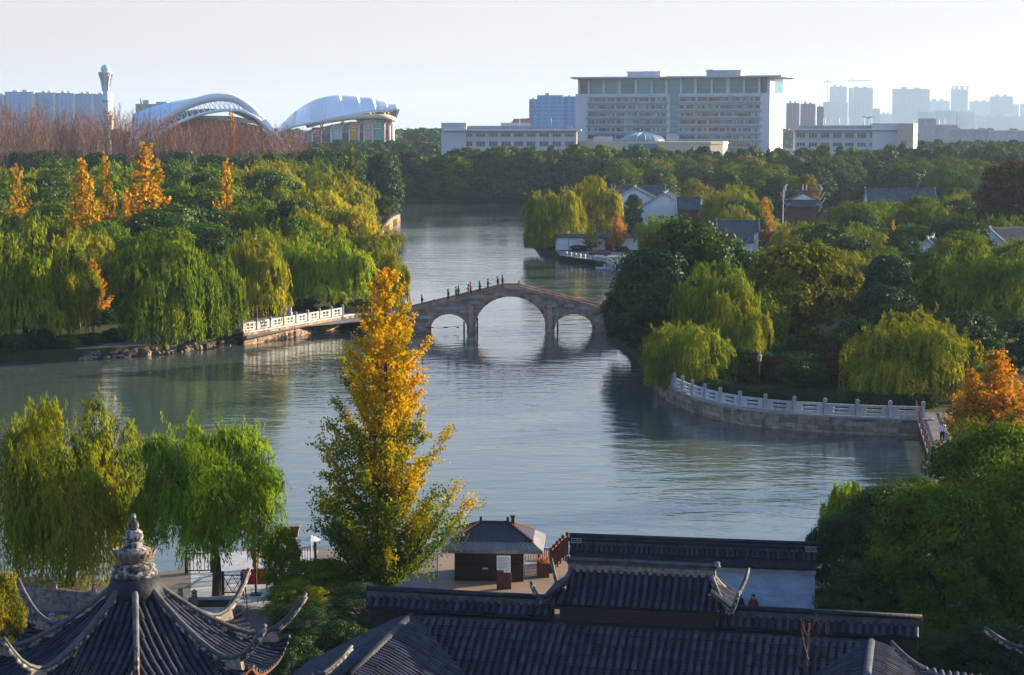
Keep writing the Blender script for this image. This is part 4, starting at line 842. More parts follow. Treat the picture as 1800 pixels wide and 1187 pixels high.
# ---- octagonal pavilion at the lower left
oc = at(237,1012,60); pav = thing('octagonal_pavilion', 'octagonal pavilion roof with lotus finial and upturned corners at the lower left', 'pavilion', (oc.x,60,0), math.atan2(-oc.x,60))
ZA, ZE, RE, RH = 14.05, 11.15, 4.5, 5.4
def odrop(s, u):
    t = min(s/RE, 1.2); lift = .55*(abs(u)/(RE*.4142))**3*max(0,(t-.55)/.45)**2
    return (ZA-ZE)*(1-(1-min(t,1.0))**1.75*.92-.08*(1-min(t,1)))+max(0,t-1)*.3-lift
tl = half_tile(.085,.46).mesh('cover_tile', M['tile']); allm = []
for k in range(8):
    a = -math.pi/2+math.pi/8+k*math.pi/4; Dh = (math.cos(a),math.sin(a),0); U = (-math.sin(a),math.cos(a),0)
    allm += slope(pav, (0,0,ZA), U, Dh, RE*.8284-.15, RE, odrop, .235, .46, .085, lambda u: (max(.45,abs(u)/.4142),RE), True)
    A0 = -math.pi/2+k*math.pi/4; d = Vector((math.cos(A0),math.sin(A0),0)); P = []
    for j in range(17):
        t = j/16; rr = .45+(RH-.45)*t; s = rr*math.cos(math.pi/8)
        base = ZA-odrop(min(s,RE), 0)+.14+.3*t; curl = 1.45*max(0,(t-.60)/.40)**2.0
        P.append(d*rr+Vector((0,0,base+curl)))
    ridge_curve(P, .115, pav)
    tip = P[-1]; MB().bar(P[13]-Vector((0,0,.32)), P[11]-Vector((0,0,.28)), .14, .4).build('corner_bracket', M['dish'], pav)
set_tiles(pav, allm, tl, M['tile'])
M['tile_end'] = mat('sunlit_orange_edge', (.22,.07,.04), (.10,.04,.03), 3, .8, .3)  # orange of sunlit tile ends put into the eave colour
for k in range(8):
    a = -math.pi/2+math.pi/8+k*math.pi/4; R3 = Matrix.Rotation(a-math.pi/2,4,'Z'); b = MB()
    P = []
    for j in range(13):
        u = (j/12-.5)*RE*.8284; z = ZA-odrop(RE,u); P.append([R3@Vector((u,RE+.02,z+.0)), R3@Vector((u,RE-.02,z-.10)), R3@Vector((u,RE-1.0,z-.25))])
    b.grid(P).build('eave_board', M['tile_end'], pav)
zb = 13.85
MB().lathe([(.98,zb-.75),(.86,zb-.35),(.74,zb+.02)],24).build('finial_base', M['tile'], pav, True)
MB().lathe([(0.651,zb),(0.722,zb+.06),(0.722,zb+.16),(0.634,zb+.2),(0.616,zb+.28),(0.669,zb+.32),(0.616,zb+.40),(0.396,zb+.46)],32).build('finial_ring', M['plaster_ridge'], pav, True)
bw = MB().lathe([(0.317,zb+.44),(0.484,zb+.58),(0.563,zb+.78),(0.528,zb+.86),(0.264,zb+.88)],28).build('lotus_bowl', M['dish'], pav, True)
pm = MB().grid([[(-.02*s_,0.0,0) for s_ in (1,0,-1)],[(-.085,.05,.07),(0,.075,.07),(.085,.05,.07)],[(-.07,.09,.16),(0,.12,.16),(.07,.09,.16)],[(-.01,.13,.23),(0,.14,.24),(.01,.13,.23)]]).mesh('petal', M['dish'], True)
for row, (rr, zz, n) in enumerate(((.40,.47,14),(.52,.57,16),(.58,.66,18))):
    for i in range(n):
        a = 2*math.pi*(i+.5*row)/n; o = link('petal', pm, bw); o.matrix_local = Matrix.Translation((rr*math.cos(a),rr*math.sin(a),zb+zz)) @ Matrix.Rotation(a-math.pi/2,4,'Z')
MB().lathe([(0.440,zb+.86),(0.370,zb+.94),(0.264,zb+.98),(0.317,zb+1.06),(0.299,zb+1.14),(0.264,zb+1.18),(0.295,zb+1.26),(0.273,zb+1.42),(0.176,zb+1.5)],24).build('finial_drum', M['plaster_ridge'], pav, True)
MB().lathe([(0.123,zb+1.5),(0.167,zb+1.6),(0.158,zb+1.72),(0.088,zb+1.8),(0.062,zb+1.82),(0.079,zb+1.87),(0.075,zb+1.98),(0.026,zb+2.02)],20).build('finial_knob', M['plaster_ridge'], pav, True)
for k in range(8):
    a = -math.pi/2+k*math.pi/4; MB().tube([(3.5*math.cos(a),3.5*math.sin(a),4.4),(3.5*math.cos(a),3.5*math.sin(a),ZE-.1)],.16,10).build('column', M['red_wood'], pav)
# ---- hall at the bottom
HA, HB = gp(737,1087,9), gp(1514,1130,9); hang_ = math.atan2(HB.y-HA.y, HB.x-HA.x)
hall = thing('tiled_hall', 'long grey tiled hall roof with rounded top across the bottom edge', 'building', (HA.x,HA.y,0), hang_)
HM = (Matrix.Translation(hall.location) @ Matrix.Rotation(hang_,4,'Z')).inverted()
hl = lambda px, py, Y: HM @ at(px, py, Y)
LW, RW = -.35, (HB-HA).length+.35
hd = lambda s, u: 9*0+(.55*s-.16*(1-math.exp(-s*3.2)) if s > 0 else 0)
ht = half_tile(.10,.52).mesh('cover_tile', M['tile']); allm = []
allm += slope(hall, (LW+.35,0,9), (1,0,0), (0,-1,0), RW-LW-.7, 6.5, hd, .30, .52, .10, lambda u: (0, min(6.5, u+.25, RW-LW-.7-u+.25) if False else 6.5))
# keep only what is not under the two wings
def under(m): x, y = m.translation.x, m.translation.y; return -y > (x-LW)+.12 or -y > (RW-x)+.12
allm = [m for m in allm if not under(m)]
wl = []
for xr, sg in ((LW,1),(RW,-1)):
    wl += slope(hall, (xr,.1,9.02), (0,-1,0), (sg,0,0), 8.2, 3.2, hd, .27, .52, .10, lambda u: (0.02, min(3.0, max(.0, u-.0))))
    ml = 4.2 if sg == 1 else 2.6
    wl += slope(hall, (xr,.1,9.02), (0,-1,0), (-sg,0,0), 8.2, ml, hd, .27, .52, .10)
    MB().tube([(xr,.12,9.03),(xr,-8.2,9.03)], .16, 10).build('rolled_ridge', M['tile'], hall, True)
    MB().box(xr-1.5,xr+1.5,-8.1,-7.9,2,7.6).build('wall', M['dark_wood'], hall)
set_tiles(hall, allm, ht, M['tile'], limit=290); set_tiles(hall, wl, ht, M['tile'], 'wing_tile', limit=290)
MB().box(LW-2.6,RW+1.6,-5.2,2.6,2,6.3).build('walls', M['dark_wood'], hall)
MB().slab([(LW,8.95),(RW,8.95),(RW,6.5),(LW,6.5)], .06, 2.0).build('rear_wall', M['dark_wood'], hall)
for s in range(0, 1): pass
# ---- wall with tiled coping behind the hall, and its gate tower
def coping(root, x0, x1, y, z, half=.55, fall=.34, sp=.30, seg=.55, r=.095, both=True, beam=.30):
    n = int((x1-x0)/sp); m_ = half_tile(r, .56).mesh('coping_tile', M['tile']); ml = []
    for sg in ((-1,1) if both else (-1,)):
        for i in range(n+1):
            x = x0+(i+.5)*(x1-x0)/(n+1); a = Vector((x,y+sg*.10,z)); c = Vector((x,y+sg*half,z-fall)); ml.append(frame_(a, c-a, Vector((0,0,1))))
        MB().add([(x0,y+sg*.08,z-.02),(x1,y+sg*.08,z-.02),(x1,y+sg*half,z-fall-.02),(x0,y+sg*half,z-fall-.02),(x0,y+sg*half,z-fall-.09),(x1,y+sg*half,z-fall-.09)], [(0,1,2,3),(3,2,5,4)] if sg < 0 else [(3,2,1,0),(4,5,2,3)]).build('pan_tiles', M['pan'], root)
    set_tiles(root, ml, m_, M['tile'], 'coping_tile', 140)
    MB().box(x0-.05,x1+.05,y-.11,y+.11,z-.12,z+beam*.6).box(x0-.08,x1+.08,y-.14,y+.14,z+beam*.6,z+beam*.72).build('ridge_beam', M['tile_lit'], root)
    MB().tube([(x0-.06,y,z+beam),(x1+.06,y,z+beam)], .12, 8).build('ridge_cap', M['tile'], root, True)
gw = thing('coped_wall', 'dark wall with a tiled coping running behind the hall roof', 'wall', (HA.x,HA.y,0), hang_)
yW = 1.35; pl = hl(650,1052,HA.y+2.0); pr = hl(1618,1103,HB.y+.2); zc = 9.45
ca, cb = hl(962,1060,HA.y+.6), hl(1272,1080,HA.y-.6)
coping(gw, pl.x, ca.x+.25, yW, zc); coping(gw, cb.x-.3, pr.x, yW, zc-.02)
MB().box(pl.x+.1,ca.x+.3,yW-.2,yW+.2,2,zc-.1).build('body', M['dark_wood'], gw); MB().box(cb.x-.3,pr.x-.1,yW-.2,yW+.2,2,zc-.12).build('body', M['dark_wood'], gw)
gt = thing('gate_tower', 'small gate roof with four curled white eave horns rising from the coped wall', 'gate', (HA.x,HA.y,0), hang_)
gx0, gx1 = hl(972,1060,HA.y+.4).x, hl(1276,1072,HA.y-.6).x; yg = 2.35; ze, zr = 9.62, 10.72; hw = 1.55; gm = []
gdrop = lambda s, u: (zr-ze)*(1-(1-min(s/hw,1))**1.5)
for sg in (-1,1):
    gm += slope(gt, (gx0+.1,yg,zr), (1,0,0), (0,sg,0), gx1-gx0-.2, hw, gdrop, .29, .55, .095, lambda u: (.05 if .5 < u < gx1-gx0-.7 else .75, hw), False)
for sx, x in ((-1,gx0),(1,gx1)):
    gm += slope(gt, (x-sx*.55,yg-hw+.35,zr-.42), (0,1,0), (sx,0,0), 2*hw-.7, .7, lambda s, u: .68*s, .29, .40, .095)
    for sy in (-1,1):
        P = []
        for j in range(14):
            t = j/13; q = Vector((x-sx*.62+sx*t*1.25, yg+sy*(.1+t*(hw+.42)), 0)); P.append(q+Vector((0,0,zr+.02-(zr-ze+.05)*(1-(1-min(1,t*1.25))**1.6)+1.0*max(0,(t-.6)/.4)**1.9)))
        ridge_curve(P, .10, gt, 'eave_horn')
    MB().add([(x-sx*.5,yg-.9,zr-.75),(x-sx*.5,yg+.9,zr-.75),(x-sx*.5,yg,zr+.02)], [(0,1,2)]).build('gable', M['dish'], gt)
set_tiles(gt, gm, half_tile(.095,.56).mesh('cover_tile', M['tile']), M['tile'])
MB().box(gx0+.45,gx1-.45,yg-.12,yg+.12,zr-.1,zr+.22).build('ridge_beam', M['dish'], gt); MB().box(gx0+.42,gx1-.42,yg-.17,yg+.17,zr+.22,zr+.30).tube([(gx0+.4,yg,zr+.36),(gx1-.4,yg,zr+.36)],.10,8).build('ridge_cap', M['tile_lit'], gt)
MB().box(gx0+.35,gx1-.35,yg-hw+.25,yg+hw-.25,2,ze-.16).box(gx0+.15,gx1-.15,yg-hw+.1,yg+hw-.1,ze-.2,ze-.06).build('wall', M['dark_wood'], gt)
for sx, x in ((-1,gx0+.4),(1,gx1-.4)): MB().lathe([(.12,zr+.28),(.16,zr+.34),(.10,zr+.44),(.13,zr+.5),(.02,zr+.56)],8,(x,yg)).build('ridge_end', M['plaster_ridge'], gt)
# ---- pale screen wall by the water
W1, W2 = gp(1003,946,6), gp(1437,962,6); sw_a = math.atan2(W2.y-W1.y, W2.x-W1.x); SL = (W2-W1).length
sw = thing('screen_wall', 'pale blue garden wall with a tiled coping and meander ends beside the lake', 'wall', (W1.x,W1.y,0), sw_a)
coping(sw, 0, SL, 0, 5.75, .85, .72, .27, .5, .085, beam=.42)
MB().box(.1,SL-.1,-.24,.24,NZ,5.3).build('body', M['blue_wall'], sw); MB().box(.05,SL-.05,-.5,.5,4.72,4.82).box(.05,SL-.05,-.38,.38,4.6,4.72).build('cornice', M['granite_pale'], sw)
MB().box(-.12,SL+.12,-.17,.17,5.86,6.02).build('ridge_block', M['pan'], sw)
def meander(x, z, s):
    b = MB(); t = s*.13
    for x0,x1,z0,z1 in ((0,s,s-t,s),(0,t,0,s),(0,s,0,t),(s-t,s,0,s*.62),(s*.38,s,s*.62-t,s*.62),(s*.38,s*.38+t,s*.32,s*.62)): b.box(x+x0,x+x1,-.215,-.17,z+z0,z+z1)
    return b
for x in (.05,.36,SL-.62,SL-.31): meander(x, 5.78, .26).build('meander', M['marble'], sw)
# ---- neighbouring roofs cut by the lower edge: only their corner horns and slopes reach into view
def corner_pavilion(name, label, px, py, Y, ang, R=4.2, n=4, rise=2.6):
    """pavilion whose corner horn at heading `ang` ends at that photo point"""
    tip = at(px, py, Y); c = Vector((tip.x-R*math.cos(ang), tip.y-R*math.sin(ang), 0)); ztip = tip.z; ze = ztip-.95; za = ze+rise
    r = thing(name, label, 'pavilion', c, 0); re = R*.82*math.cos(math.pi/n); ms = []
    dr = lambda s, u: (za-ze)*(1-(1-min(s/re,1))**1.6)-.3*(abs(u)/(re*math.tan(math.pi/n)))**3*min(1,(s/re))**3
    for k in range(n):
        a = ang+math.pi/n+2*math.pi*k/n; ms += slope(r, (0,0,za), (-math.sin(a),math.cos(a),0), (math.cos(a),math.sin(a),0), 2*re*math.tan(math.pi/n)-.2, re, dr, .26, .5, .09, lambda u: (max(.2,abs(u)/math.tan(math.pi/n)),re), True)
        h = ang+2*math.pi*k/n; d = Vector((math.cos(h),math.sin(h),0)); P = []
        for j in range(15):
            t = j/14; s = min(t*R*math.cos(math.pi/n), re); P.append(d*(R*t)+Vector((0,0,za-dr(s,0)+.1+(ztip-ze-.1)*max(0,(t-.66)/.34)**1.9)))
        ridge_curve(P, .10, r)
        q = d*(R*.7); MB().tube([(q.x,q.y,3.5),(q.x,q.y,ze)],.14,8).build('column', M['red_wood'], r)
    if rise > 2: MB().lathe([(.3,za-.1),(.35,za+.2),(.2,za+.4),(.3,za+.7),(.05,za+1.0)],16).build('finial', M['plaster_ridge'], r, True)
    set_tiles(r, ms, half_tile(.09,.52).mesh('cover_tile', M['tile']), M['tile'])
corner_pavilion('corner_pavilion', 'pavilion roof corner with a white horn at the right end of the hall', 1566, 1128, 66.5, R_(128), 7.5, 4, 1.25)
corner_pavilion('corner_pavilion', 'dark pavilion roof with a white upturned horn at the lower right corner', 1731, 1104, 62, R_(176), 6.0, 6, 4.0)
corner_pavilion('corner_pavilion', 'pavilion corner whose slim white horn rises left of the hall', 619, 1136, 66.5, R_(50), 7.5, 4, 1.2)
# ---- refreshment kiosk on the quay
kc = gp(868,1022,NZ); kk = thing('kiosk', 'dark timber refreshment kiosk with a hipped metal roof on the quay', 'kiosk', (kc.x,kc.y,NZ), R_(-3))
MB().box(-2.3,1.75,0,3.0,0,1.9).build('body', M['dark_wood'], kk)
for x in (-2.2,-1.2,-.2,.8,1.7): MB().box(x-.05,x+.05,-.04,0,0,1.85).build('stud', M['black_paint'], kk)
for i, x in enumerate((-1.15,-.15)): MB().box(x,x+.9,-.025,0,.95,1.7).build('shutter', M['black_paint'], kk)
MB().box(-2.3,1.75,-.22,0,.95,1.02).build('counter', M['dark_wood'], kk)
rf = MB(); e, tz = 1.85, 3.05
rf.add([(-3.0,-.9,e+.18),(2.9,-.9,e+.18),(2.9,3.8,e+.18),(-3.0,3.8,e+.18),(-2.4,-.2,e+.62),(2.2,-.2,e+.62),(2.2,3.1,e+.62),(-2.4,3.1,e+.62),(-3.0,-.9,e),(2.9,-.9,e),(2.9,3.8,e),(-3.0,3.8,e)], [(0,1,5,4),(1,2,6,5),(2,3,7,6),(3,0,4,7),(8,9,1,0),(9,10,2,1),(10,11,3,2),(11,8,0,3),(11,10,9,8)])
cpy = rf.build('canopy', M['metal_sheet'], kk)
for i in range(19): x = -2.9+i*.315; MB().bar((x,-.92,e+.2),(x*.8,-.2,e+.65),.03,.03).build('seam', M['metal_sheet'], cpy)
a, b_, c, d = (-2.5,-.3,e+.60), (2.3,-.3,e+.60), (2.3,3.2,e+.60), (-2.5,3.2,e+.60); r0, r1 = (-.85,1.45,e+1.38), (.75,1.45,e+1.38)
rr = MB().add([a,b_,c,d,r0,r1], [(0,1,5,4),(1,2,5),(2,3,4,5),(3,0,4)]).build('hip_roof', M['roof_metal'], kk)
for i in range(17):
    x = -2.3+i*.275; t = min(1, (x+2.5)/1.65, (2.3-x)/1.55); MB().bar((x,-.32,e+.62),(x,-.3+1.75*t,e+.62+.78*t),.05,.04).build('seam', M['roof_metal'], rr)
for p, q in ((a,r0),(b_,r1),(c,r1),(d,r0)): MB().bar(Vector(p)+Vector((0,0,.04)),Vector(q)+Vector((0,0,.05)),.12,.10).build('hip', M['red_wood'], rr)
MB().bar(r0,r1,.16,.16).build('ridge', M['roof_metal'], rr)
for q in (r0, r1): MB().box(q[0]-.07,q[0]+.07,q[1]-.07,q[1]+.07,q[2],q[2]+.32).build('ridge_end', M['dark_wood'], rr)
MB().box(.95,1.15,1.2,1.4,e+1.2,e+1.75).box(.9,1.2,1.15,1.45,e+1.75,e+1.82).build('chimney', M['black_paint'], kk)
nb = gp(886,1036,NZ); nb = thing('menu_board', 'white and red menu board standing before the kiosk', 'sign', (nb.x,nb.y,NZ), R_(-3))
MB().box(-.42,.42,-.05,.05,0,.98).build('base_box', M['red_wood'], nb); pb = MB().box(-.42,.36,-.03,.03,.98,1.95).build('panel', M['white_paint'], nb); MB().box(-.42,-.02,-.036,-.03,.98,1.12).build('picture', M['red_wood'], pb)
for i in range(8): MB().box(-.34,-.34+random.uniform(.35,.62),-.037,-.03,1.86-i*.085,1.875-i*.085).build('text_line', M['grey_paint'], pb)
sg = at(853,1001,kc.y-.3); o = thing('notice_plate', 'tiny white notice plate on the kiosk front', 'sign', (sg.x,kc.y-.10,sg.z)); MB().box(-.16,.16,-.02,.02,-.04,.04).build('plate', M['white_paint'], o); 
for i in range(5): MB().box(-.13+.055*i,-.10+.055*i,-.026,-.02,-.02,.02).build('character', M['black_paint'], o)
dk = [gp(x,y,NZ+.012) for x,y in ((770,1072),(1010,1072),(1010,968),(770,976))]; MB().add([tuple(p) for p in dk], [(0,1,2,3)]).build('deck_floor', M['deck'], kind='structure')
tbp = gp(932,1012,NZ); tb2 = thing('folding_table', 'white folding table at the right side of the kiosk', 'table', (tbp.x,tbp.y,NZ)); MB().box(-.45,.45,-.3,.3,.70,.76).build('table_top', M['white_paint'], tb2)
for x in (-.4,.4):
    for y in (-.25,.25): MB().box(x-.02,x+.02,y-.02,y+.02,0,.7).build('leg', M['grey_paint'], tb2)
pp = gp(955,1014,NZ); pt = thing('planter', 'red brown timber planter with orange flowers beside the kiosk', 'planter', (pp.x,pp.y,NZ)); MB().box(-.35,.35,-.3,.3,0,.85).box(-.39,.39,-.34,.34,.8,.87).build('box', M['red_wood'], pt)
fl_ = MB(); random.seed(2)
for i in range(70): fl_.ball((random.uniform(-.33,.33),random.uniform(-.28,.28),.88+random.uniform(0,.25)),random.uniform(.03,.06),5,3)
fl_.build('flowers', M['l_orange'], pt, kind='stuff')
def railing(name, label, pts, z, h, mtl, bars=('x',), cat='railing', sp=1.6, r=.06):
    P = resample(pts, sp); root = thing(name, label, cat, (P[0].x,P[0].y,z)); o = P[0]; Q = [p-o for p in P]
    for q in Q: MB().box(q.x-r,q.x+r,q.y-r,q.y+r,0,h+.22).build('post', mtl, root)
    for a, b_ in zip(Q, Q[1:]):
        for zz in (.15, h): MB().bar(a+Vector((0,0,zz)), b_+Vector((0,0,zz)), .06, .06).build('rail', mtl, root)
        if 'x' in bars:
            for k in range(2):
                u, v = a.lerp(b_, k/2), a.lerp(b_, (k+1)/2); MB().bar(u+Vector((0,0,.15)), v+Vector((0,0,h)), .04, .04).build('brace', mtl, root); MB().bar(u+Vector((0,0,h)), v+Vector((0,0,.15)), .04, .04).build('brace', mtl, root)
        else:
            for k in range(1,7): q = a.lerp(b_, k/7); MB().box(q.x-.018,q.x+.018,q.y-.018,q.y+.018,.15,h).build('baluster', mtl, root)
    return root
RG = lambda *a: [gp(x,y,NZ) for x,y in a]
railing('timber_railing', 'brown timber railing on the quay behind the kiosk', RG((915,992),(965,992),(985,1000)), NZ, 1.0, M['red_wood'], ('v',), sp=1.1)
railing('timber_railing', 'tall dark red timber rail posts at the water steps right of the kiosk', RG((968,1008),(990,984),(1002,976)), NZ, 1.35, M['red_wood'], ('v',), sp=.9, r=.09)
railing('timber_railing', 'black cross braced fence on the deck beside the green willow', RG((392,1046),(425,1046),(436,1050)), NZ, 1.15, M['black_paint'], ('x',), sp=1.15, r=.09)
railing('timber_railing', 'black barred fence at the water edge behind the green willow', RG((328,1008),(409,1006)), NZ, 1.2, M['black_paint'], ('v',), sp=1.5, r=.09)
railing('timber_railing', 'short dark fence at the water edge left of the ginkgo', RG((474,1020),(500,1000),(560,990)), NZ, 1.1, M['black_paint'], ('v',), sp=1.3, r=.08)
dk = [gp(x,y,NZ+.008) for x,y in ((335,1060),(520,1070),(560,968),(335,970))]; MB().add([tuple(p) for p in dk], [(0,1,2,3)]).build('terrace', M['granite_pale'], kind='structure')
u = gp(450,1046,NZ); um = thing('folded_parasol', 'folded beige parasol on a dark pole on the deck', 'parasol', (u.x,u.y,NZ)); MB().tube([(0,0,0),(0,0,1.6)],.07,8).build('pole', M['black_paint'], um)
prof = [(.10,1.55),(.17,1.7),(.13,1.95),(.19,2.2),(.21,2.6),(.15,3.0),(.05,3.25)]; b = MB(); vs = []
for r, z in prof:
    for j in range(16): q = r*(1+.22*(j%2)); vs.append((q*math.cos(j*math.pi/8), q*math.sin(j*math.pi/8), z))
b.add(vs, [(i*16+j, i*16+(j+1)%16, (i+1)*16+(j+1)%16, (i+1)*16+j) for i in range(6) for j in range(16)]); b.build('canopy', M['canvas'], um); MB().lathe([(.12,1.92),(.15,1.96),(.12,2.0)],12).build('strap', M['dark_wood'], um); MB().lathe([(.05,3.22),(.06,3.3),(.01,3.38)],8).build('tip', M['dark_wood'], um); MB().box(-.3,.3,-.3,.3,0,.1).build('base', M['black_paint'], um)
u = gp(445,1036,NZ); bnr = thing('red_awning', 'bright red cloth stretched over a low stall on the deck', 'awning', (u.x,u.y,NZ), .05)
MB().add([(-.7,-.1,.35),(.85,-.1,.35),(.7,.75,1.0),(-.7,.75,1.0),(-.7,-.1,.30),(.85,-.1,.30)], [(0,1,2,3),(4,5,1,0)]).build('cloth', M['red_cloth'], bnr)
for x in (-.66,.78):
    for y, h in ((-.08,.34),(.7,.95)): MB().box(x-.03,x+.03,y-.03,y+.03,0,h).build('leg', M['black_paint'], bnr)
u = gp(520,1030,NZ); sl_ = thing('street_lamp', 'quay lamp with a square lantern rising behind the green bushes', 'lamp', (u.x,u.y,NZ)); MB().tube([(0,0,0),(0,0,2.9)],[.09,.06],8).build('pole', M['grey_paint'], sl_)
MB().add([(-.16,-.16,2.9),(.16,-.16,2.9),(.16,.16,2.9),(-.16,.16,2.9),(-.26,-.26,3.5),(.26,-.26,3.5),(.26,.26,3.5),(-.26,.26,3.5)], [(3,2,1,0),(4,5,6,7),(0,1,5,4),(1,2,6,5),(2,3,7,6),(3,0,4,7)]).box(-.3,.3,-.3,.3,3.5,3.56).build('lantern', M['dish'], sl_)
for i, (px, py, lb) in enumerate(((498,1012,'pale parasol top left of the ginkgo by the water'),(548,1010,'white parasol half hidden behind the ginkgo'))):
    u = gp(px,py,NZ); q = thing('open_parasol', lb, 'parasol', (u.x,u.y,NZ)); MB().tube([(0,0,0),(0,0,2.3)],.04,6).build('pole', M['white_paint'], q); MB().lathe([(.55,2.1),(.3,2.25),(.05,2.35)],8).build('canopy', M['white_paint'] if i else M['canvas'], q)
# stone parapet and road edge at the lower left
sp_ = smooth([gp(x,y,NZ) for x,y in ((20,1062),(100,1066),(170,1074),(240,1082),(330,1084),(395,1078))], 4); P = resample(sp_, 2.6)
sw2 = thing('stone_parapet', 'brown solid stone parapet with knobbed posts along the lower left lane', 'wall', (P[0].x,P[0].y,NZ)); o = P[0]
for i, p in enumerate(P):
    q = p-o; MB().box(-.14,.14,-.14,.14,0,1.25).lathe([(.10,1.25),(.15,1.34),(.12,1.46),(.16,1.52),(.03,1.62)],10).build('post', M['dish'], sw2).location = q
    if i+1 < len(P):
        d = P[i+1]-p; pn = MB().box(.14,d.length-.14,-.09,.09,0,.85).box(.14,d.length-.14,-.12,.12,.85,1.0).box(.35,d.length-.35,-.11,.11,.2,.7).build('panel', M['dish'], sw2); pn.location = q; pn.rotation_euler = (0,0,math.atan2(d.y,d.x))
for k, (px, py, lb) in enumerate(((92,1120,'single knobbed stone post at the lower left lane edge'),(342,1078,'knobbed stone post by the willow trunk'))):
    u = gp(px,py,NZ); q = thing('stone_post', lb, 'post', (u.x,u.y,NZ)); MB().box(-.16,.16,-.16,.16,0,.9).build('shaft', M['dish'], q); MB().lathe([(.12,.9),(.18,1.0),(.14,1.12),(.19,1.2),(.03,1.34)],10).build('knob', M['dish'], q)
u = gp(365,1086,NZ); q = thing('planter_wall', 'low white walled planter round the willow trunk', 'planter', (u.x,u.y,NZ)); 
for x0,x1,y0,y1 in ((-1.6,1.2,-.1,.1),(-1.6,1.2,2.4,2.6),(-1.6,-1.4,.1,2.4),(1.0,1.2,.1,2.4)): MB().box(x0,x1,y0,y1,0,.55).build('side', M['marble'], q)
MB().box(-1.4,1.0,.1,2.4,0,.4).build('soil', M['earth'], q)
tree_at('bare_sapling', gp(432,1104,NZ), 1.0, .75, None, 'dry shrub with a few red leaves beside the pavilion horn', 'shrub', None, 'dry_shrub')
bs = at(1422,1140,68.5); tree_at('bare_sapling', (bs.x,68.5,bs.z-1.5), .7, .8, None, 'leafless pale sapling in front of the hall roof', 'shrub', None, 'bare_sapling')
# ================================================================== white houses of the right bank
M['far_tile'] = mat('blue_grey_roof', (.10,.105,.13), (.05,.052,.07), .8, .7, .2, .3)
M['horn'] = mat('horn_plaster', (.50,.48,.46), (.30,.29,.29), 2, .8, .1)
def ribbed(O, U, D, W, S, fall, sp=.32, r=.09):
    """a tiled slope seen from afar: cover rows as real ribs"""
    b = MB(); O, U, D = Vector(O), Vector(U), Vector(D); dn = D*S-Vector((0,0,fall)); n = max(2, int(W/sp)); up = Vector((0,0,r)); P = []
    for i in range(n):
        for k, h in ((0,0),(.5,0),(.58,1),(.92,1)): P.append(O+U*((i+k)*W/n)+up*h)
    P.append(O+U*W); b.grid([P, [p+dn for p in P]]); b.grid([[p+dn for p in P],[p+dn-Vector((0,0,.16)) for p in P]]); return b
def horns(root, pts, r=.14):
    for a, d, L, h in pts:
        d = Vector(d); P = [Vector(a)+d*(L*t)+Vector((0,0,-.15*math.sin(math.pi*t)*L+h*t**2.2)) for t in [i/8 for i in range(9)]]
        MB().tube(P, [r*(1.2-.8*i/8) for i in range(9)], 6).build('eave_horn', M['horn'], root, True)
def house(name, label, loc, rz, L, Wd, eave, ridge, over=.6, windows=(), wallm='white_wall', ends=True, hornh=0):
    """ridge along local x; gable ends at both sides"""
    r = thing(name, label, 'house', loc, rz); y0, y1 = -Wd/2, Wd/2; k = (ridge-eave)/(Wd/2)
    b = MB()
    for x in (0, L): b.add([(x,y0,0),(x,y1,0),(x,y1,eave),(x,0,ridge-.05),(x,y0,eave)], [(0,1,2,3,4) if x else (4,3,2,1,0)])
    b.add([(0,y0,0),(L,y0,0),(L,y0,eave),(0,y0,eave),(0,y1,0),(L,y1,0),(L,y1,eave),(0,y1,eave)], [(0,1,2,3),(5,4,7,6)]); b.build('wall', M[wallm], r)
    for s in (-1,1): ribbed((-.25,0,ridge+.1),(1,0,0),(0,s,0),L+.5,Wd/2+over,k*(Wd/2+over)).build('roof_slope', M['far_tile'], r)
    MB().box(-.35,L+.35,-.16,.16,ridge+.02,ridge+.42).build('ridge', M['far_tile'], r)
    for x in (-.32,L+.32): MB().box(x-.18,x+.18,-.2,.2,ridge+.3,ridge+.75).build('ridge_end', M['horn'], r)
    if ends:
        for x in (-.27, L+.27):
            for s in (-1,1): MB().bar((x,0,ridge+.12),(x,s*(Wd/2+over),ridge+.12-k*(Wd/2+over)),.22,.34).build('gable_trim', M['granite_pale'], r)
    for (x, z, w_, h_) in windows:
        f = MB().box(x-w_/2,x+w_/2,y0-.05,y0+.02,z,z+h_).build('window', M['dark_wood'], r); MB().box(x-w_/2+.1,x+w_/2-.1,y0-.07,y0-.05,z+.1,z+h_-.1).build('pane', M['pan'], f)
    if hornh: horns(r, [((x,s*(Wd/2+over-.9),eave-.1),(sx*.35,s*.94,0),1.9,hornh) for x, sx in ((0,-1),(L,1)) for s in (-1,1)], .16)
    return r
def zpx(py, Y): return at(900, py, Y).z
Yh = 470; p = at(1167,345,Yh); house('white_house', 'white gabled house whose blank gable faces the lake', (p.x,Yh,RZ), R_(90)-R_(8), 15, 11.2, zpx(364,Yh)-RZ, zpx(341,Yh)-RZ, .7)
Yh = 486; p = at(1115,330,Yh); house('white_house', 'white gable behind the nearer house, partly hidden by dark trees', (p.x,Yh,RZ), R_(90)-R_(6), 8, 10.5, zpx(350,Yh)-RZ, zpx(331,Yh)-RZ, .6)
p = at(1078,330,497); house('white_house', 'long tiled roof ridge behind the two white gables', (p.x,499,RZ), 0, 13.2, 9, zpx(346,497)-RZ, zpx(329,497)-RZ, .6)
p = at(1194,360,462); pe = house('eaved_pavilion', 'low pavilion with upturned eaves joined to the nearer white gable', (p.x,466,RZ), R_(-4), 5.2, 7, zpx(366,462)-RZ, zpx(350,462)-RZ, .8, wallm='red_wood', ends=False, hornh=2.0)
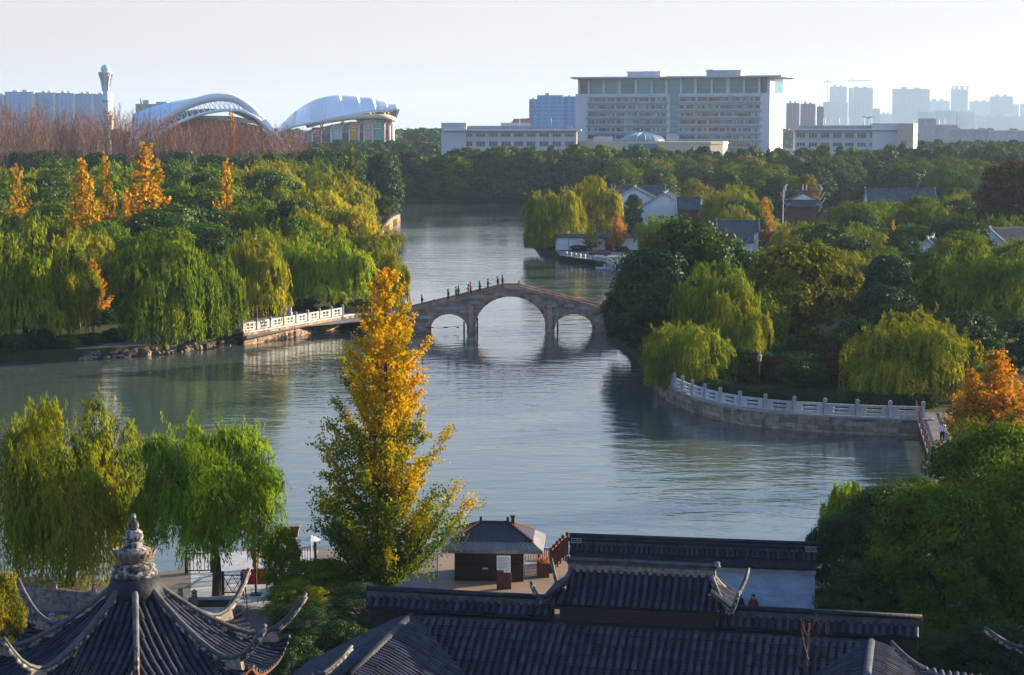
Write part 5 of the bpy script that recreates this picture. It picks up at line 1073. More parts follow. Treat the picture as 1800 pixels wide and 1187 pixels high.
p = at(1262,400,404); hh = house('white_house', 'small white house front with two curled tile roofs among trees', (p.x,404,RZ), R_(-3), 8.2, 6, zpx(404,404)-RZ, zpx(390,404)-RZ, .5)
p = at(1266,420,398); gh = thing('gate_roof', 'curled gate roof in front of the small white house', 'roof', (p.x,398,RZ), R_(-3)); z0 = zpx(425,398)-RZ; z1 = zpx(411,398)-RZ
for s in (-1,1): ribbed((.3,0,z1),(1,0,0),(0,s,0),6.6,2.2,z1-z0,.3).build('roof_slope', M['far_tile'], gh)
MB().box(.2,7.0,-.14,.14,z1-.1,z1+.35).build('ridge', M['far_tile'], gh); MB().box(.6,6.6,-1.6,1.6,0,z0+.1).build('wall', M['white_wall'], gh); horns(gh, [((x,s*1.6,z0+.25),(sx*.6,s*.8,0),1.7,1.5) for x,sx in ((.7,-1),(6.5,1)) for s in (-1,1)], .15); horns(gh, [((3.6,-2.1,z0),(-.75,-.2,0),3.2,1.1),((3.6,-2.1,z0),(.75,-.2,0),3.2,1.1)], .16)
# ornate hall with dragon ridge ends
Yo = 520; p = at(1411,350,Yo); oh = thing('ornate_hall', 'ornate hall with a crested ridge and upturned eaves in the right park', 'temple', (p.x,Yo,RZ), R_(-6)); z0, z1, z2 = zpx(362,Yo)-RZ, zpx(351,Yo)-RZ, zpx(338,Yo)-RZ; k = Yo/F
MB().box(-4.2,4.2,-2.2,5,0,z0-.1).build('wall', M['red_wood'], oh)
for sx in (-1,1): MB().add([(sx*.1,-1.2,z1+1.5),(-4.0,-1.2,z1),(4.0,-1.2,z1)], [(0,1,2)]).build('gable', M['white_wall'], oh) if sx < 0 else None
MB().add([(-3.4,-1.4,z1+.05),(3.4,-1.4,z1+.05),(0,-1.4,z2-.45)], [(0,1,2)]).build('gable', M['white_wall'], oh)
for s in (-1,1):
    b = MB(); b.grid([[(0,-1.6,z2-.1),(0,6,z2-.1)],[(s*1.9,-1.7,z1+.75),(s*1.9,6.1,z1+.75)],[(s*4.1,-1.9,z1-.2),(s*4.1,6.3,z1-.2)]]); b.build('roof_slope', M['far_tile'], oh)
    MB().tube([(0,-1.65,z2),(s*1.9,-1.75,z1+.85),(s*4.3,-1.95,z1-.15)],.16,6).build('gable_trim', M['far_tile'], oh)
ribbed((-4.6,-1.3,z1-.1),(1,0,0),(0,-1,0),9.2,2.2,z1-z0,.32).build('lower_roof', M['far_tile'], oh)
MB().box(-4.6,4.6,-.1,.2,z2-.05,z2+.5).build('ridge', M['far_tile'], oh)
for x in (-4.6,4.6): MB().tube([(x,0,z2),(x+math.copysign(.3,x),0,z2+.9),(x-math.copysign(.15,x),0,z2+1.9),(x-math.copysign(.6,x),0,z2+2.1)],[.35,.4,.25,.1],6).build('ridge_beast', M['horn'], oh, True)
for x in (-.1,.9): MB().tube([(x,0,z2+.4),(x,0,z2+1.5),(x+.15,0,z2+2.1)],[.2,.16,.05],6).build('finial', M['horn'], oh, True)
horns(oh, [((x,-2.6,z0+.55),(sx*.85,-.4,0),2.8,1.9) for x,sx in ((-3.4,-1),(3.4,1))]+[((x,1,z1),(sx*.95,.1,0),2.4,2.0) for x,sx in ((-3.6,-1),(3.6,1))], .17)
Yl = 560; p = at(1527,340,Yl); house('long_hall', 'long low dark tiled roof at the back of the right park', (p.x,Yl+4,RZ), R_(-2), 19.5, 8, zpx(352,Yl)-RZ, zpx(334,Yl)-RZ, .6)
p = at(1742,415,352); house('side_house', 'grey roofed house with a rising gable at the right edge', (p.x,352,RZ), R_(28), 12, 8, zpx(425,352)-RZ, zpx(404,352)-RZ, .6)
p = at(1560,430,330); house('side_house', 'small roof glimpsed through the dark trees of the right park', (at(1630,430,330).x,330,RZ), R_(70), 7, 5, zpx(445,330)-RZ, zpx(422,330)-RZ, .4)
fp = at(1376,398,455); f = thing('flagpole', 'thin pale flagpole among the trees of the right park', 'pole', (fp.x,455,RZ)); MB().tube([(0,0,0),(0,0,zpx(334,455)-RZ)],[.11,.05],6).build('pole', M['white_paint'], f); zf = zpx(334,455)-RZ; MB().grid([[(.05,0,zf-.1),(.3,.1,zf-.25),(.42,0,zf-.6)],[(.05,0,zf-1.6),(.22,.06,zf-1.7),(.3,0,zf-1.9)]]).build('flag', M['white_paint'], f)
# white garden wall with red gate, car park, ramp
Yw = 422; a, b_ = at(978,441,Yw), at(1122,441,Yw); zt = zpx(416,Yw)
ww = thing('garden_wall', 'white garden wall with dark tiled coping along the car park', 'wall', (a.x,Yw,RZ), 0); WL = b_.x-a.x
MB().box(0,WL,-.18,.18,0,zt-RZ-.2).build('body', M['white_wall'], ww)
for s in (-1,1): ribbed((-.1,0,zt-RZ+.35),(1,0,0),(0,s,0),WL+.2,.6,.45,.34,.07).build('coping', M['far_tile'], ww)
MB().box(-.15,WL+.15,-.1,.1,zt-RZ+.3,zt-RZ+.55).build('ridge', M['far_tile'], ww)
gx = at(1070,440,Yw).x-a.x; dr = MB().box(gx-.85,gx+.85,-.26,-.18,0,2.5).build('door', M['red_wood'], ww); MB().box(gx-.03,gx+.03,-.28,-.26,.1,2.4).build('door_gap', M['black_paint'], dr); ribbed((gx-1.5,-.2,3.35),(1,0,0),(0,-1,0),3.0,.9,.7,.3,.06).build('door_roof', M['far_tile'], ww)
wl2 = thing('garden_wall', 'return of the white garden wall beside the golden willow', 'wall', (a.x,Yw,RZ), R_(90)); MB().box(.2,14,-.18,.18,0,zt-RZ-.2).build('body', M['white_wall'], wl2); MB().box(.2,14,-.5,.5,zt-RZ-.2,zt-RZ+.2).build('coping', M['far_tile'], wl2)
yd = [gp(x,y,RZ+.006) for x,y in ((984,449),(1066,461),(1120,470),(1130,443),(978,442))]; MB().add([tuple(q) for q in yd], [tuple(range(5))]).build('car_park_pavement', M['paving'], kind='structure')
for i in range(9):
    px = 995+i*8.0; py = 449.2+i*1.28; q = gp(px,py,RZ); bl = tag(link('stone_bollard', None), 'round white stone bollard on the car park quay', 'bollard', 'round bollards on the car park quay'); bl.location = q
    MB().ball((0,0,.52),.36,12,8).build('globe', M['marble'], bl, True); MB().lathe([(.26,0),(.3,.1),(.2,.24)],12).build('base', M['marble'], bl)
cp = thing('car', 'dark red saloon car parked by the white garden wall', 'car', gp(1053,450.5,RZ), R_(4))
M['car_paint'] = mat('car_paint', (.10,.035,.035), (.08,.03,.03), 1, .3, 0, .6); M['glass'] = glassmat('dark_glass', (.02,.03,.04)); M['tyre'] = mat('tyre', (.02,.02,.02), None, 3, .9, .1)
prof = [(-2.35,.35),(-2.38,.75),(-2.2,.92),(-1.35,1.0),(-.75,1.42),(.55,1.46),(1.4,1.05),(2.1,1.0),(2.36,.82),(2.36,.35)]
bd = MB(); rows = []
for y, s in ((-.88,.0),(-.80,1),(.80,1),(.88,.0)): rows.append([(x,y*(1 if z < 1.02 else .86),z if s else min(z,.95)-.02) for x, z in prof])
bd.grid(rows); bd.add([p for p in rows[0]], [tuple(range(len(prof)))]); bd.add([p for p in rows[-1]], [tuple(range(len(prof)-1,-1,-1))]); bd.build('body', M['car_paint'], cp)
for s in (-1,1): MB().add([(-1.15,s*.80,1.02),(-.68,s*.735,1.37),(.5,s*.735,1.40),(1.2,s*.80,1.04)], [(0,1,2,3)]).build('side_window', M['glass'], cp)
MB().add([(1.36,-.66,1.085),(1.36,.66,1.085),(.62,.62,1.455),(.62,-.62,1.455)], [(0,1,2,3)]).build('rear_window', M['glass'], cp); MB().add([(-1.32,-.66,1.04),(-.80,-.62,1.40),(-.80,.62,1.40),(-1.32,.66,1.04)], [(0,1,2,3)]).build('windscreen', M['glass'], cp)
for x in (-1.42,1.4):
    for s in (-1,1):
        wh = MB().tube([(x,s*.72,.32),(x,s*.93,.32)],.33,18).build('wheel', M['tyre'], cp); MB().tube([(x,s*.93,.32),(x,s*.945,.32)],.2,12).build('rim', M['metal_sheet'], wh)
for s in (-1,1): MB().box(-2.4,-2.3,s*.62-.16,s*.62+.16,.68,.82).build('headlight', M['white_paint'], cp); MB().box(2.3,2.385,s*.66-.16,s*.66+.16,.75,.9).build('tail_light', M['red_cloth'], cp)
ra, rb2 = gp(1066,460,RZ), gp(1104,484,RZ); rp = thing('ramp', 'white railed ramp leading down to the water at the car park', 'ramp', (0,0,0)); zq = .45
MB().add([(ra.x,ra.y,RZ+.05),(ra.x+2.2,ra.y+1.5,RZ+.05),(rb2.x+2.2,rb2.y+1.5,zq),(rb2.x,rb2.y,zq),(ra.x,ra.y,-.6),(ra.x+2.2,ra.y+1.5,-.6),(rb2.x+2.2,rb2.y+1.5,-.6),(rb2.x,rb2.y,-.6)], [(3,2,1,0),(3,0,4,7),(0,1,5,4),(1,2,6,5),(2,3,7,6)]).build('slab', M['granite_pale'], rp)
for dx, dy in ((0.05,0),(2.1,1.4)):
    for i in range(9): t = i/8; q = ra.lerp(rb2, t); zz = RZ+(zq-RZ)*t; MB().box(q.x+dx-.08,q.x+dx+.08,q.y+dy-.08,q.y+dy+.08,zz,zz+1.1).build('post', M['marble'], rp)
    for hh_ in (.5,1.0): MB().bar((ra.x+dx,ra.y+dy,RZ+hh_),(rb2.x+dx,rb2.y+dy,zq+hh_),.1,.1).build('rail', M['marble'], rp)
fd = thing('floating_dock', 'flat pale floating dock with a mooring bollard by the ramp', 'dock', gp(1066,474,0)); MB().box(-2.1,2.1,-1.1,1.1,.05,.42).build('pontoon', M['granite_pale'], fd); MB().tube([(-.4,.2,.42),(-.4,.2,.95)],.13,8).build('bollard', M['white_paint'], fd)
l2 = thing('lamp_post', 'thin lamp post with a white head before the white garden wall', 'lamp', gp(999.5,442,RZ)); MB().tube([(0,0,0),(0,0,3.9)],[.09,.06],6).build('pole', M['grey_paint'], l2); MB().ball((0,0,4.1),.24,8,6).build('lamp_globe', M['white_paint'], l2)
quay_wall('quay_wall', 'stone quay edge of the car park on the right bank', smooth([gp(x,y,0) for x,y in ((978,452),(1020,458),(1066,466),(1098,480))],4), -.2, 1.2, M['granite'], M['granite_pale'], (1.8,.6), seed=17)

# ================================================================== office block
M['office'] = mat('office_cladding', (.56,.57,.60), (.49,.50,.53), .15, .7, .03, .3); M['office_warm'] = mat('office_sunlit_cladding', (.60,.48,.36), (.52,.42,.32), .15, .7, .03, .3)  # warm cladding: sunlight on the end walls put into its colour
M['sill'] = mat('office_sill', (.40,.41,.45), None, .3, .7, .05); M['blue_glass'] = glassmat('blue_green_glass', (.03,.20,.26), .12); M['win_glass'] = glassmat('window_glass', (.05,.07,.11), .15); M['curtain'] = mat('window_blind', (.45,.46,.5), None, 1, .8, 0)
aO = R_(20); oR = at(1352,200,1000); OW = 104.6; oL = oR+Vector((-math.cos(aO)*OW, math.sin(aO)*OW, 0)); OZ = lambda py: zpx(py,1018)-FZ
of = thing('office_block', 'broad white office block with ribbon windows and a glazed top storey', 'building', (oL.x,oL.y,FZ), -aO); DP = 34
xo = lambda px: (px-1014)/(1352-1014)*OW
MB().box(0,OW,0,DP,0,OZ(164.5)).build('wall', M['office'], of)
MB().box(xo(1020),OW-1,1.2,DP-1.2,OZ(164.5),OZ(137)).build('top_storey', M['win_glass'], of)
MB().box(xo(1009),xo(1352)+7,-4.5,DP+3,OZ(137),OZ(134.5)).box(xo(1012),xo(1352)+5,-3,DP+2,OZ(138.2),OZ(137)).build('roof_slab', M['office'], of)
cols = (1020.5,1038,1065,1091,1094,1122,1150,1175.5,1201,1226,1254,1280,1283,1309,1335,1350)
for x in cols: MB().box(xo(x)-.6,xo(x)+.6,-.2,1.1,OZ(164.5),OZ(137.2)).build('column', M['office'], of)
for x0, x1 in zip(cols[1:], cols[2:-1]):
    if x1-x0 > 6: g = MB().box(xo(x0)+.65,xo(x1)-.65,.5,.8,OZ(164),OZ(138.6)).build('glazing', M['blue_glass'], of); MB().box(xo(x0)+.65,xo(x1)-.65,.42,.5,OZ(155),OZ(154.4)).build('transom', M['sill'], g)
gl = MB().box(xo(1182),xo(1197),-.3,0,OZ(235),OZ(160)).build('stair_glazing', M['blue_glass'], of)
for i in range(6): MB().box(xo(1182),xo(1197),-.4,-.3,OZ(175+13*i),OZ(174.2+13*i)).build('transom', M['sill'], gl)
wb = MB()
nW = 7
ww_ = (xo(1176)-xo(1036))/nW
wb.box(.15,ww_-.15,-.12,.02,0,1.95,0)
for k in range(5): wb.box(.2+k*(ww_-.4)/5+.1,.2+(k+1)*(ww_-.4)/5-.1,-.2,-.12,.12,1.85,1 if k % 2 == 0 else 2)
wms = []
for v in range(5):                                      # blinds down behind some panes
    wb.m = [0]*6+[random.choice((1,1,2,2,3)) for k in range(5) for _ in range(6)]; wms.append(wb.mesh('window', [M['win_glass'], M['win_glass'], M['curtain'], M['blue_glass']]))
for row in range(7):
    yc = 174.8+13.3*row; zc_ = OZ(yc)
    for h, (x0, x1) in enumerate(((1036,1176),(1198,1336))):
        if row == 6 and h == 0: continue
        for i in range(nW):
            o = link('window', random.choice(wms), of); o.location = (xo(x0)+i*ww_*(x1-x0)/140, 0, zc_-1.0)
        MB().box(xo(x0)-.4,xo(x1)+.4,-1.1,0,zc_-2.45,zc_-1.75).box(xo(x0)-.6,xo(x1)+.6,-1.5,0,zc_-1.72,zc_-1.4).build('sill_band', M['sill'], of)
for x0, x1 in ((1036,1176),(1198,1336)): MB().box(xo(x0)-.4,xo(x1)+.4,-.9,0,OZ(166),OZ(170)).build('fascia', M['office'], of)
MB().box(OW,OW+.25,0,11,0,OZ(138)).build('side_wall', M['office'], of)
for i in range(9):
    z = OZ(144+13.3*i); 
    for y in (4.5, 24): MB().box(OW+.0,OW+.35 if y < 10 else OW+.12,y-.9,y+.9,z-.8,z+.8).build('window', M['win_glass'], of)
MB().box(OW,OW+.1,12,32,OZ(164.5),OZ(138)).build('side_glazing', M['blue_glass'], of)
for x0, x1, t in ((1099,1157,126.5),(1238,1297,125.5)): MB().box(xo(x0),xo(x1),8,20,OZ(134.5),OZ(t)).box(xo(x0)-.4,xo(x1)+.4,7.6,20.4,OZ(t),OZ(t)+.6).build('roof_house', M['office'], of)
for x in (1131,1139,1152): MB().box(xo(x)-.6,xo(x)+.6,12,13,OZ(126.5),OZ(123.5)).build('vent', M['grey_paint'], of)
MB().tube([(xo(1243),12,OZ(125.5)),(xo(1243),12,OZ(122.3))],2.0,8).build('tank', M['grey_paint'], of)
M['dome_glass'] = glassmat('pale_dome_glass', (.22,.30,.36), .2)
# round-ended podium with glass dome before the office block
pd = at(1150,262,965); pdm = thing('podium', 'low curved podium with a shallow glass dome before the office block', 'building', (pd.x,965,FZ), -R_(8)); kx = 965/F
P = [(-38,-4),(36,-9),(40,2),(40,16),(-38,16)]; zp = zpx(249,960)-FZ; zp0 = zpx(247,960)-FZ
arc = [(-40,12),(-40,0),(-20,-6),(0,-9),(16,-9.5),(28,-7),(34,-2),(36,5),(36,12)]; MB().prism(arc, 0, zp).prism([(x*1.01,y*1.02) for x,y in arc], zp-1.2, zp-.2).build('drum', M['office_warm'], pdm); MB().prism([(-12,-12),(2,-12),(2,2),(-12,2)],0,zp-1).build('glazed_porch', M['blue_glass'], pdm)
dm = MB(); R0, hh_ = 10.8, 4.2; dm.lathe([(R0*math.cos(t),zp+hh_*math.sin(t)) for t in [math.pi/2*i/8*.98 for i in range(9)]], 28, (-6,3)); d_ = dm.build('dome', M['dome_glass'], pdm, True)
for i in range(14): a_ = math.pi*2*i/14; MB().tube([(-6+R0*1.01*math.cos(t)*math.cos(a_),3+R0*1.01*math.cos(t)*math.sin(a_),zp+hh_*1.01*math.sin(t)) for t in [math.pi/2*j/6*.98 for j in range(7)]],.14,4).build('rib', M['office'], d_)
MB().box(-30,-21,-3,3,zp,zp+2.4).build('roof_house', M['office'], pdm)
def wing(name, label, px0, px1, ztopy, Y, rz, tower, rows, wn, litend):
    a, b_ = at(px0,250,Y), at(px1,250,Y); L = (b_.x-a.x)/math.cos(rz); r = thing(name, label, 'building', (a.x,Y,FZ), rz); Z = lambda py: zpx(py,Y)-FZ; H_ = Z(ztopy)
    MB().box(0,L,0,16,0,H_).build('wall', M['office'], r); MB().box(-2.5,L+2.5,-2.5,18,H_,H_+.7).build('roof_slab', M['office'], r); MB().box(2,L-2,4,12,H_+.7,H_+2.4).build('roof_house', M['sill'], r)
    t0, t1, tz = tower; k = L/(px1-px0); MB().box((t0-px0)*k,(t1-px0)*k,-.8,14,0,Z(tz)).build('stair_tower', M['office'], r)
    for y0, y1 in rows:
        for i in range(wn):
            w_ = L/wn; f_ = MB().box(i*w_+w_*.14,i*w_+w_*.86,-.15,.02,Z(y1),Z(y0)).build('window', M['curtain'], r)
            for q in range(3): MB().box(i*w_+w_*(.17+.23*q),i*w_+w_*(.36+.23*q),-.22,-.15,Z(y1)+.3,Z(y0)-.3).build('pane', M['win_glass'], f_)
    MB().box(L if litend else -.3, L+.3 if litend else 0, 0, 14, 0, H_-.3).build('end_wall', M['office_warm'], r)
    for x in (.3,.55,.8): MB().tube([(L*x,8,H_+.7),(L*x,8,H_+6)],.1,5).build('lightning_rod', M['white_paint'], r)
    return r
wing('office_wing', 'long low white wing left of the office block', 789, 1012, 230, 955, R_(-4), (776,820,216), ((234,241),(248,258)), 10, True)
wing('office_wing', 'long low white wing right of the office block', 1397, 1565, 229, 985, R_(-6), (1530,1586,217), ((233,243),(250,258)), 8, True)
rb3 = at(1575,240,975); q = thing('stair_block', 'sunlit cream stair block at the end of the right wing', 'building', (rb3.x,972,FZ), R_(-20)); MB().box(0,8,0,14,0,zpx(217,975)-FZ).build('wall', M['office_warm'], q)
for i in range(4): MB().box(2,4.5,-.15,.02,8+i*3.2,9.8+i*3.2).build('window', M['win_glass'], q)

# ================================================================== stadium
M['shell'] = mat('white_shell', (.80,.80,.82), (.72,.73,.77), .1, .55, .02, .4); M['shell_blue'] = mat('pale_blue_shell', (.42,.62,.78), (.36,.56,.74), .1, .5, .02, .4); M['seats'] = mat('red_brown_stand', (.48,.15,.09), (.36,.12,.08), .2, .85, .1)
YS = 1150; stt = thing('stadium', 'stadium with two white arched shell roofs and coloured banners', 'stadium', (at(480,240,YS).x,YS,FZ), 0); SX = lambda px, Y=YS: at(px,220,Y).x-at(480,240,YS).x; SZ = lambda py: zpx(py,YS)-FZ
# left shell: front arch (leaning to the viewer) and the roof falling back from it
fr = [(228,262),(250,243),(280,219),(310,198),(340,183),(370,174),(395,171.5),(420,176),(445,192),(465,214),(480,234),(492,256)]
bk = [(238,200),(250,195),(262,190),(280,184),(305,178),(330,173),(355,169.5),(380,168),(400,168.5),(420,172),(440,182),(462,200)]
F3 = [Vector((SX(x),-8,SZ(y))) for x, y in fr]; B3 = [Vector((SX(x, YS+55),47,SZ(y)*1.0+ (28-FZ)*0)) for x, y in bk]
def dense(P, k):
    out = []
    for i in range(len(P)-1):
        a, b_, c, d = P[max(i-1,0)], P[i], P[i+1], P[min(i+2,len(P)-1)]
        for j in range(k):
            t = j/k; out.append(.5*((2*b_)+(c-a)*t+(2*a-5*b_+4*c-d)*t*t+(3*b_-a-3*c+d)*t**3))
    return out+[P[-1]]
Fd, Bd = dense(F3,6), dense(B3,6)
for i in range(0, len(Fd)-6, 6):                        # each folded bay of the roof
    rows = []
    for j in range(7):
        a, b_ = Fd[i+j], Bd[i+j]; hgt = .8*math.sin(math.pi*j/6); rows.append([a.lerp(b_, t)+Vector((0,0,hgt*math.sin(math.pi*t))) for t in (0,.25,.5,.75,1)])
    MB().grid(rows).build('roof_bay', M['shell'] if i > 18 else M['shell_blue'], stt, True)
lo = [p+Vector((4,-3,-7.5*math.sin(math.pi*min(1,max(0,k/(len(Fd)-1)))))) for k, p in enumerate(Fd)]
und = dense([Vector((SX(x,YS+50),42,SZ(y))) for x, y in ((262,222),(275,215),(292,208),(312,200),(332,194),(352,191),(374,190),(396,193),(420,201),(444,213),(464,226),(478,238))],6)
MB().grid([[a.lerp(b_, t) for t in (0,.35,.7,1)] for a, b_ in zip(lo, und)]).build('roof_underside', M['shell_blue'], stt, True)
MB().tube(Fd, 2.4, 8).build('arch', M['shell'], stt, True); MB().tube(lo, 1.1, 6).build('arch_chord', M['shell'], stt, True)
for i in range(2, len(Fd)-3, 2): MB().tube([Fd[i],lo[i+1]],.28,4).build('arch_brace', M['shell'], stt); MB().tube([lo[i+1],Fd[i+2]],.28,4).build('arch_brace', M['shell'], stt)
bowl = MB(); rows = [[(SX(x)*1.0,2,SZ(y)),(SX(x),30,SZ(y)-0)] for x, y in ((250,262),(285,232),(330,206),(380,205),(430,215),(462,236),(480,262))]
MB().slab([(SX(x),SZ(y)) for x, y in ((255,290),(478,290),(470,250),(445,222),(400,212),(350,208),(310,212),(285,226))], 0, 30).build('stand', M['seats'], stt); MB().slab([(SX(x),SZ(y)) for x, y in ((300,208),(445,217),(462,226),(445,212),(400,204),(330,203))], 1, 20).build('stand_rim', M['shell'], stt)
# right shell
lowc = [(486,262),(487,243),(500,229),(520,222),(545,217),(575,211),(610,204),(640,198),(665,195),(685,195),(699,191)]
topc = [(484,258),(488,236),(503,214),(525,192),(550,177),(575,169),(600,166),(630,167),(655,170.5),(678,178),(699,190)]
Lc, Tc = dense([Vector((SX(x),-4,SZ(y))) for x, y in lowc],6), dense([Vector((SX(x,YS+30),26,SZ(y))) for x, y in topc],6)
for i in range(0, len(Lc)-6, 6):
    rows = []
    for j in range(7):
        a, b_ = Lc[i+j], Tc[i+j]; hgt = 1.5*(j/6 if j < 6 else 0); rows.append([a.lerp(b_, t)+Vector((0,-hgt*math.sin(math.pi*t)*.5,hgt*math.sin(math.pi*t)*.55+2.2*math.sin(math.pi*t))) for t in (0,.2,.4,.6,.8,1)])
    MB().grid(rows).build('roof_bay', M['shell'], stt)
MB().tube(Lc, .9, 6).build('roof_edge', M['shell'], stt, True)
MB().slab([(SX(x),SZ(y)) for x, y in ((612,204),(630,215),(690,215),(699,192),(665,196))], 4, 24).build('upper_stand', M['win_glass'], stt)
MB().tube(dense([Vector((SX(x),y_,SZ(y))) for x, y, y_ in ((540,221,0),(570,214,-3),(610,208,-6),(650,205,-6),(680,206,-3),(692,211,4))],4),1.6,6,flat=1.4).build('ring_beam', M['office_warm'], stt, True)
MB().slab([(SX(x),SZ(y)) for x, y in ((520,290),(690,290),(690,216),(650,212),(600,216),(545,228),(520,240))], 2, 22).build('facade', M['curtain'], stt)
MB().slab([(SX(x),SZ(y)) for x, y in ((548,290),(686,290),(686,232),(548,236))], 1.2, 2).build('gallery', M['win_glass'], stt)
BC = ((548,565,224,(.85,.10,.03)),(581,599,219,(.45,.60,.66)),(614,630,214,(.88,.42,.03)),(640,654,211,(.85,.50,.42)),(654,676,211,(.22,.44,.36)),(676,683,212,(.80,.12,.08)))
for i, (x0, x1, t, c) in enumerate(BC):
    m_ = mat('banner_%d' % i, c, tuple(q*.8+.06 for q in c), .25, .7, 0); bn = MB().box(SX(x0),SX(x1),.2,.6,SZ(246),SZ(t)).build('banner', m_, stt)
    for k in range(3): w_ = (SX(x1)-SX(x0)); MB().box(SX(x0)+w_*.2,SX(x0)+w_*.75,.12,.2,SZ(t)-2.2-k*1.5,SZ(t)-1.7-k*1.5).build('banner_mark', M['shell'], bn)
for x, t in ((549,229),(565,226),(582,222),(600,219),(614,217),(631,214),(640,213),(655,212),(676,212),(685,215)): MB().tube([(SX(x),-.3,SZ(262)),(SX(x),-.6,SZ(t+6)),(SX(x)+2,-1.5,SZ(t))],.45,6).build('column', M['shell'], stt)
for x, y in ((565,213),(602,206),(632,200),(655,197),(680,197)):
    for dx in (-4,4): MB().tube([(SX(x),2,SZ(y+13)),(SX(x+dx),-2,SZ(y+1))],.4,5).build('strut', M['shell'], stt)
for x0, x1 in ((470,500),(505,462),(478,515)): MB().tube([(SX(x0),-6,SZ(240)),(SX(x1),-6,SZ(275))],.8,6).build('brace', M['shell'], stt)
p = at(238,178,1260); q = thing('stadium_annex', 'dark square block behind the left end of the stadium', 'building', (p.x,1260,FZ)); MB().box(0,20,0,20,0,zpx(183,1260)-FZ).build('wall', M['sill'], q); MB().box(4,8,4,8,0,zpx(176,1260)-FZ).box(13,20,2,9,0,zpx(179,1260)-FZ).build('roof_house', M['office'], q); MB().tube([(3,3,zpx(183,1260)-FZ),(3,3,zpx(174,1260)-FZ)],.5,6).build('mast', M['grey_paint'], q)
# observation tower
YT = 1400; p = at(188,220,YT); tw = thing('observation_tower', 'slim pale tower with a ball on a flared crown', 'tower', (p.x,YT,FZ)); TZ = lambda py: zpx(py,YT)-FZ; s = YT/F
MB().lathe([(6.5*s,0),(6.3*s,TZ(200)),(6.0*s,TZ(160)),(6.4*s,TZ(150))],16).build('shaft', M['shell_blue'], tw, True)
for i in range(7): MB().lathe([(6.9*s,TZ(300-20*i)),(7.1*s,TZ(297-20*i)),(6.9*s,TZ(296-20*i))],16).build('collar', M['sill'], tw)
for i in range(8): a_ = i*math.pi/4; MB().tube([(6.2*s*math.cos(a_),6.2*s*math.sin(a_),TZ(160)),(8.5*s*math.cos(a_),8.5*s*math.sin(a_),TZ(142)),(12.5*s*math.cos(a_),12.5*s*math.sin(a_),TZ(129))],.5,5).build('bracket', M['office'], tw)
MB().lathe([(6.2*s,TZ(150)),(8*s,TZ(140)),(9.5*s,TZ(136)),(9.5*s,TZ(131)),(12.8*s,TZ(130)),(13*s,TZ(127)),(8*s,TZ(127)),(6*s,TZ(125))],20).build('crown', M['office'], tw); MB().ball((0,0,TZ(122)),(8.6*s,8.6*s,8.2*s),20,14).build('ball', M['shell_blue'], tw, True); MB().tube([(0,0,TZ(115)),(0,0,TZ(112))],.3,5).build('spike', M['grey_paint'], tw)

# ================================================================== towers of the far city
random.seed(77)
M['flat_a'] = bandmat('apartment_facade', (.40,.44,.50), (.16,.20,.28), .22, .31, .5, .55); M['flat_b'] = bandmat('pale_facade', (.50,.50,.50), (.26,.28,.33), .2, .3, .5, .5)
M['flat_brown'] = bandmat('brown_facade', (.34,.22,.19), (.16,.14,.16), .2, .3, .45, .5); M['flat_haze_blue'] = bandmat('haze_blue_facade', (.15,.34,.60), (.09,.24,.47), .16, .28, .6, .6); M['lit_side'] = mat('sunlit_cream_side', (.60,.50,.42), (.52,.43,.37), .05, .8, 0)  # blue facade: distance haze put into the wall colour
def block(px0, px1, top, Y, label, m, depth=.55, heads=2, crown=False, group=None, rz=None, side='lit_side'):
    a, b_ = at(px0,220,Y), at(px1,220,Y); wd = b_.x-a.x; Hh = zpx(top,Y)-FZ; r = thing('tower_block', label, 'building', (a.x,Y,FZ), R_(-7) if rz is None else rz, group); dpt = max(14, wd*depth)
    MB().box(0,wd*.94,0,dpt,0,Hh).build('wall', M[m], r); MB().box(wd*.94,wd,0,dpt*.9,0,Hh*.985).build('side_wall', M[side], r); MB().box(-.3,wd+.3,-.3,dpt,Hh,Hh+Y/F*.5).build('parapet', M['office'], r)  # right-hand side wall has the low sunlight put into its colour
    for i in range(heads): x = wd*(.15+.7*(i+.2)/max(heads,1)); MB().box(x,x+wd*.16,dpt*.2,dpt*.7,Hh,Hh+Y/F*random.uniform(2.5,4.5)).build('roof_house', M['office'], r)
    for i in range(1,4): MB().box(wd*.94*i/4-wd*.02,wd*.94*i/4+wd*.02,-.8,0,0,Hh*.99).build('bay', M[m], r)
    if crown:
        for x in (0,.3,.62,.92): MB().box(wd*x,wd*(x+.08),0,dpt*.3,Hh,Hh+Y/F*5).build('crown_post', M['office'], r)
        MB().box(0,wd,0,dpt*.3,Hh+Y/F*5,Hh+Y/F*6).build('crown_beam', M['office'], r)
    return r
for i, (x0, x1, t) in enumerate(((-14,9,168),(10,64,162),(67,99,163),(101,133,164),(135,166,165),(167,196,166))): block(x0,x1,t,2900,'%s haze blue apartment slab left of the slim tower' % ('leftmost cut','widest','second','third','fourth','last')[i],'flat_haze_blue',.4,2,group='haze blue apartment slabs on the left',rz=R_(-10))
for x0, x1, t, lb in ((930,945,175,'narrow blue tower left of the blue pair'),(944,991,168,'wide blue tower behind the left office wing'),(991,1016,170,'blue tower touching the office block')): block(x0,x1,t,1750,lb,'flat_haze_blue',.5,1,side='flat_haze_blue')
p = at(880,225,1300); q = thing('gate_hall', 'small hall with a dark red roof behind the left office wing', 'building', (p.x,1300,FZ)); MB().box(0,20,0,10,0,zpx(216,1300)-FZ).build('wall', M['office'], q); MB().slab([(7,zpx(216,1300)-FZ),(20,zpx(216,1300)-FZ),(20,zpx(208,1300)-FZ),(9,zpx(209,1300)-FZ)],1,9).build('roof', M['seats'], q)
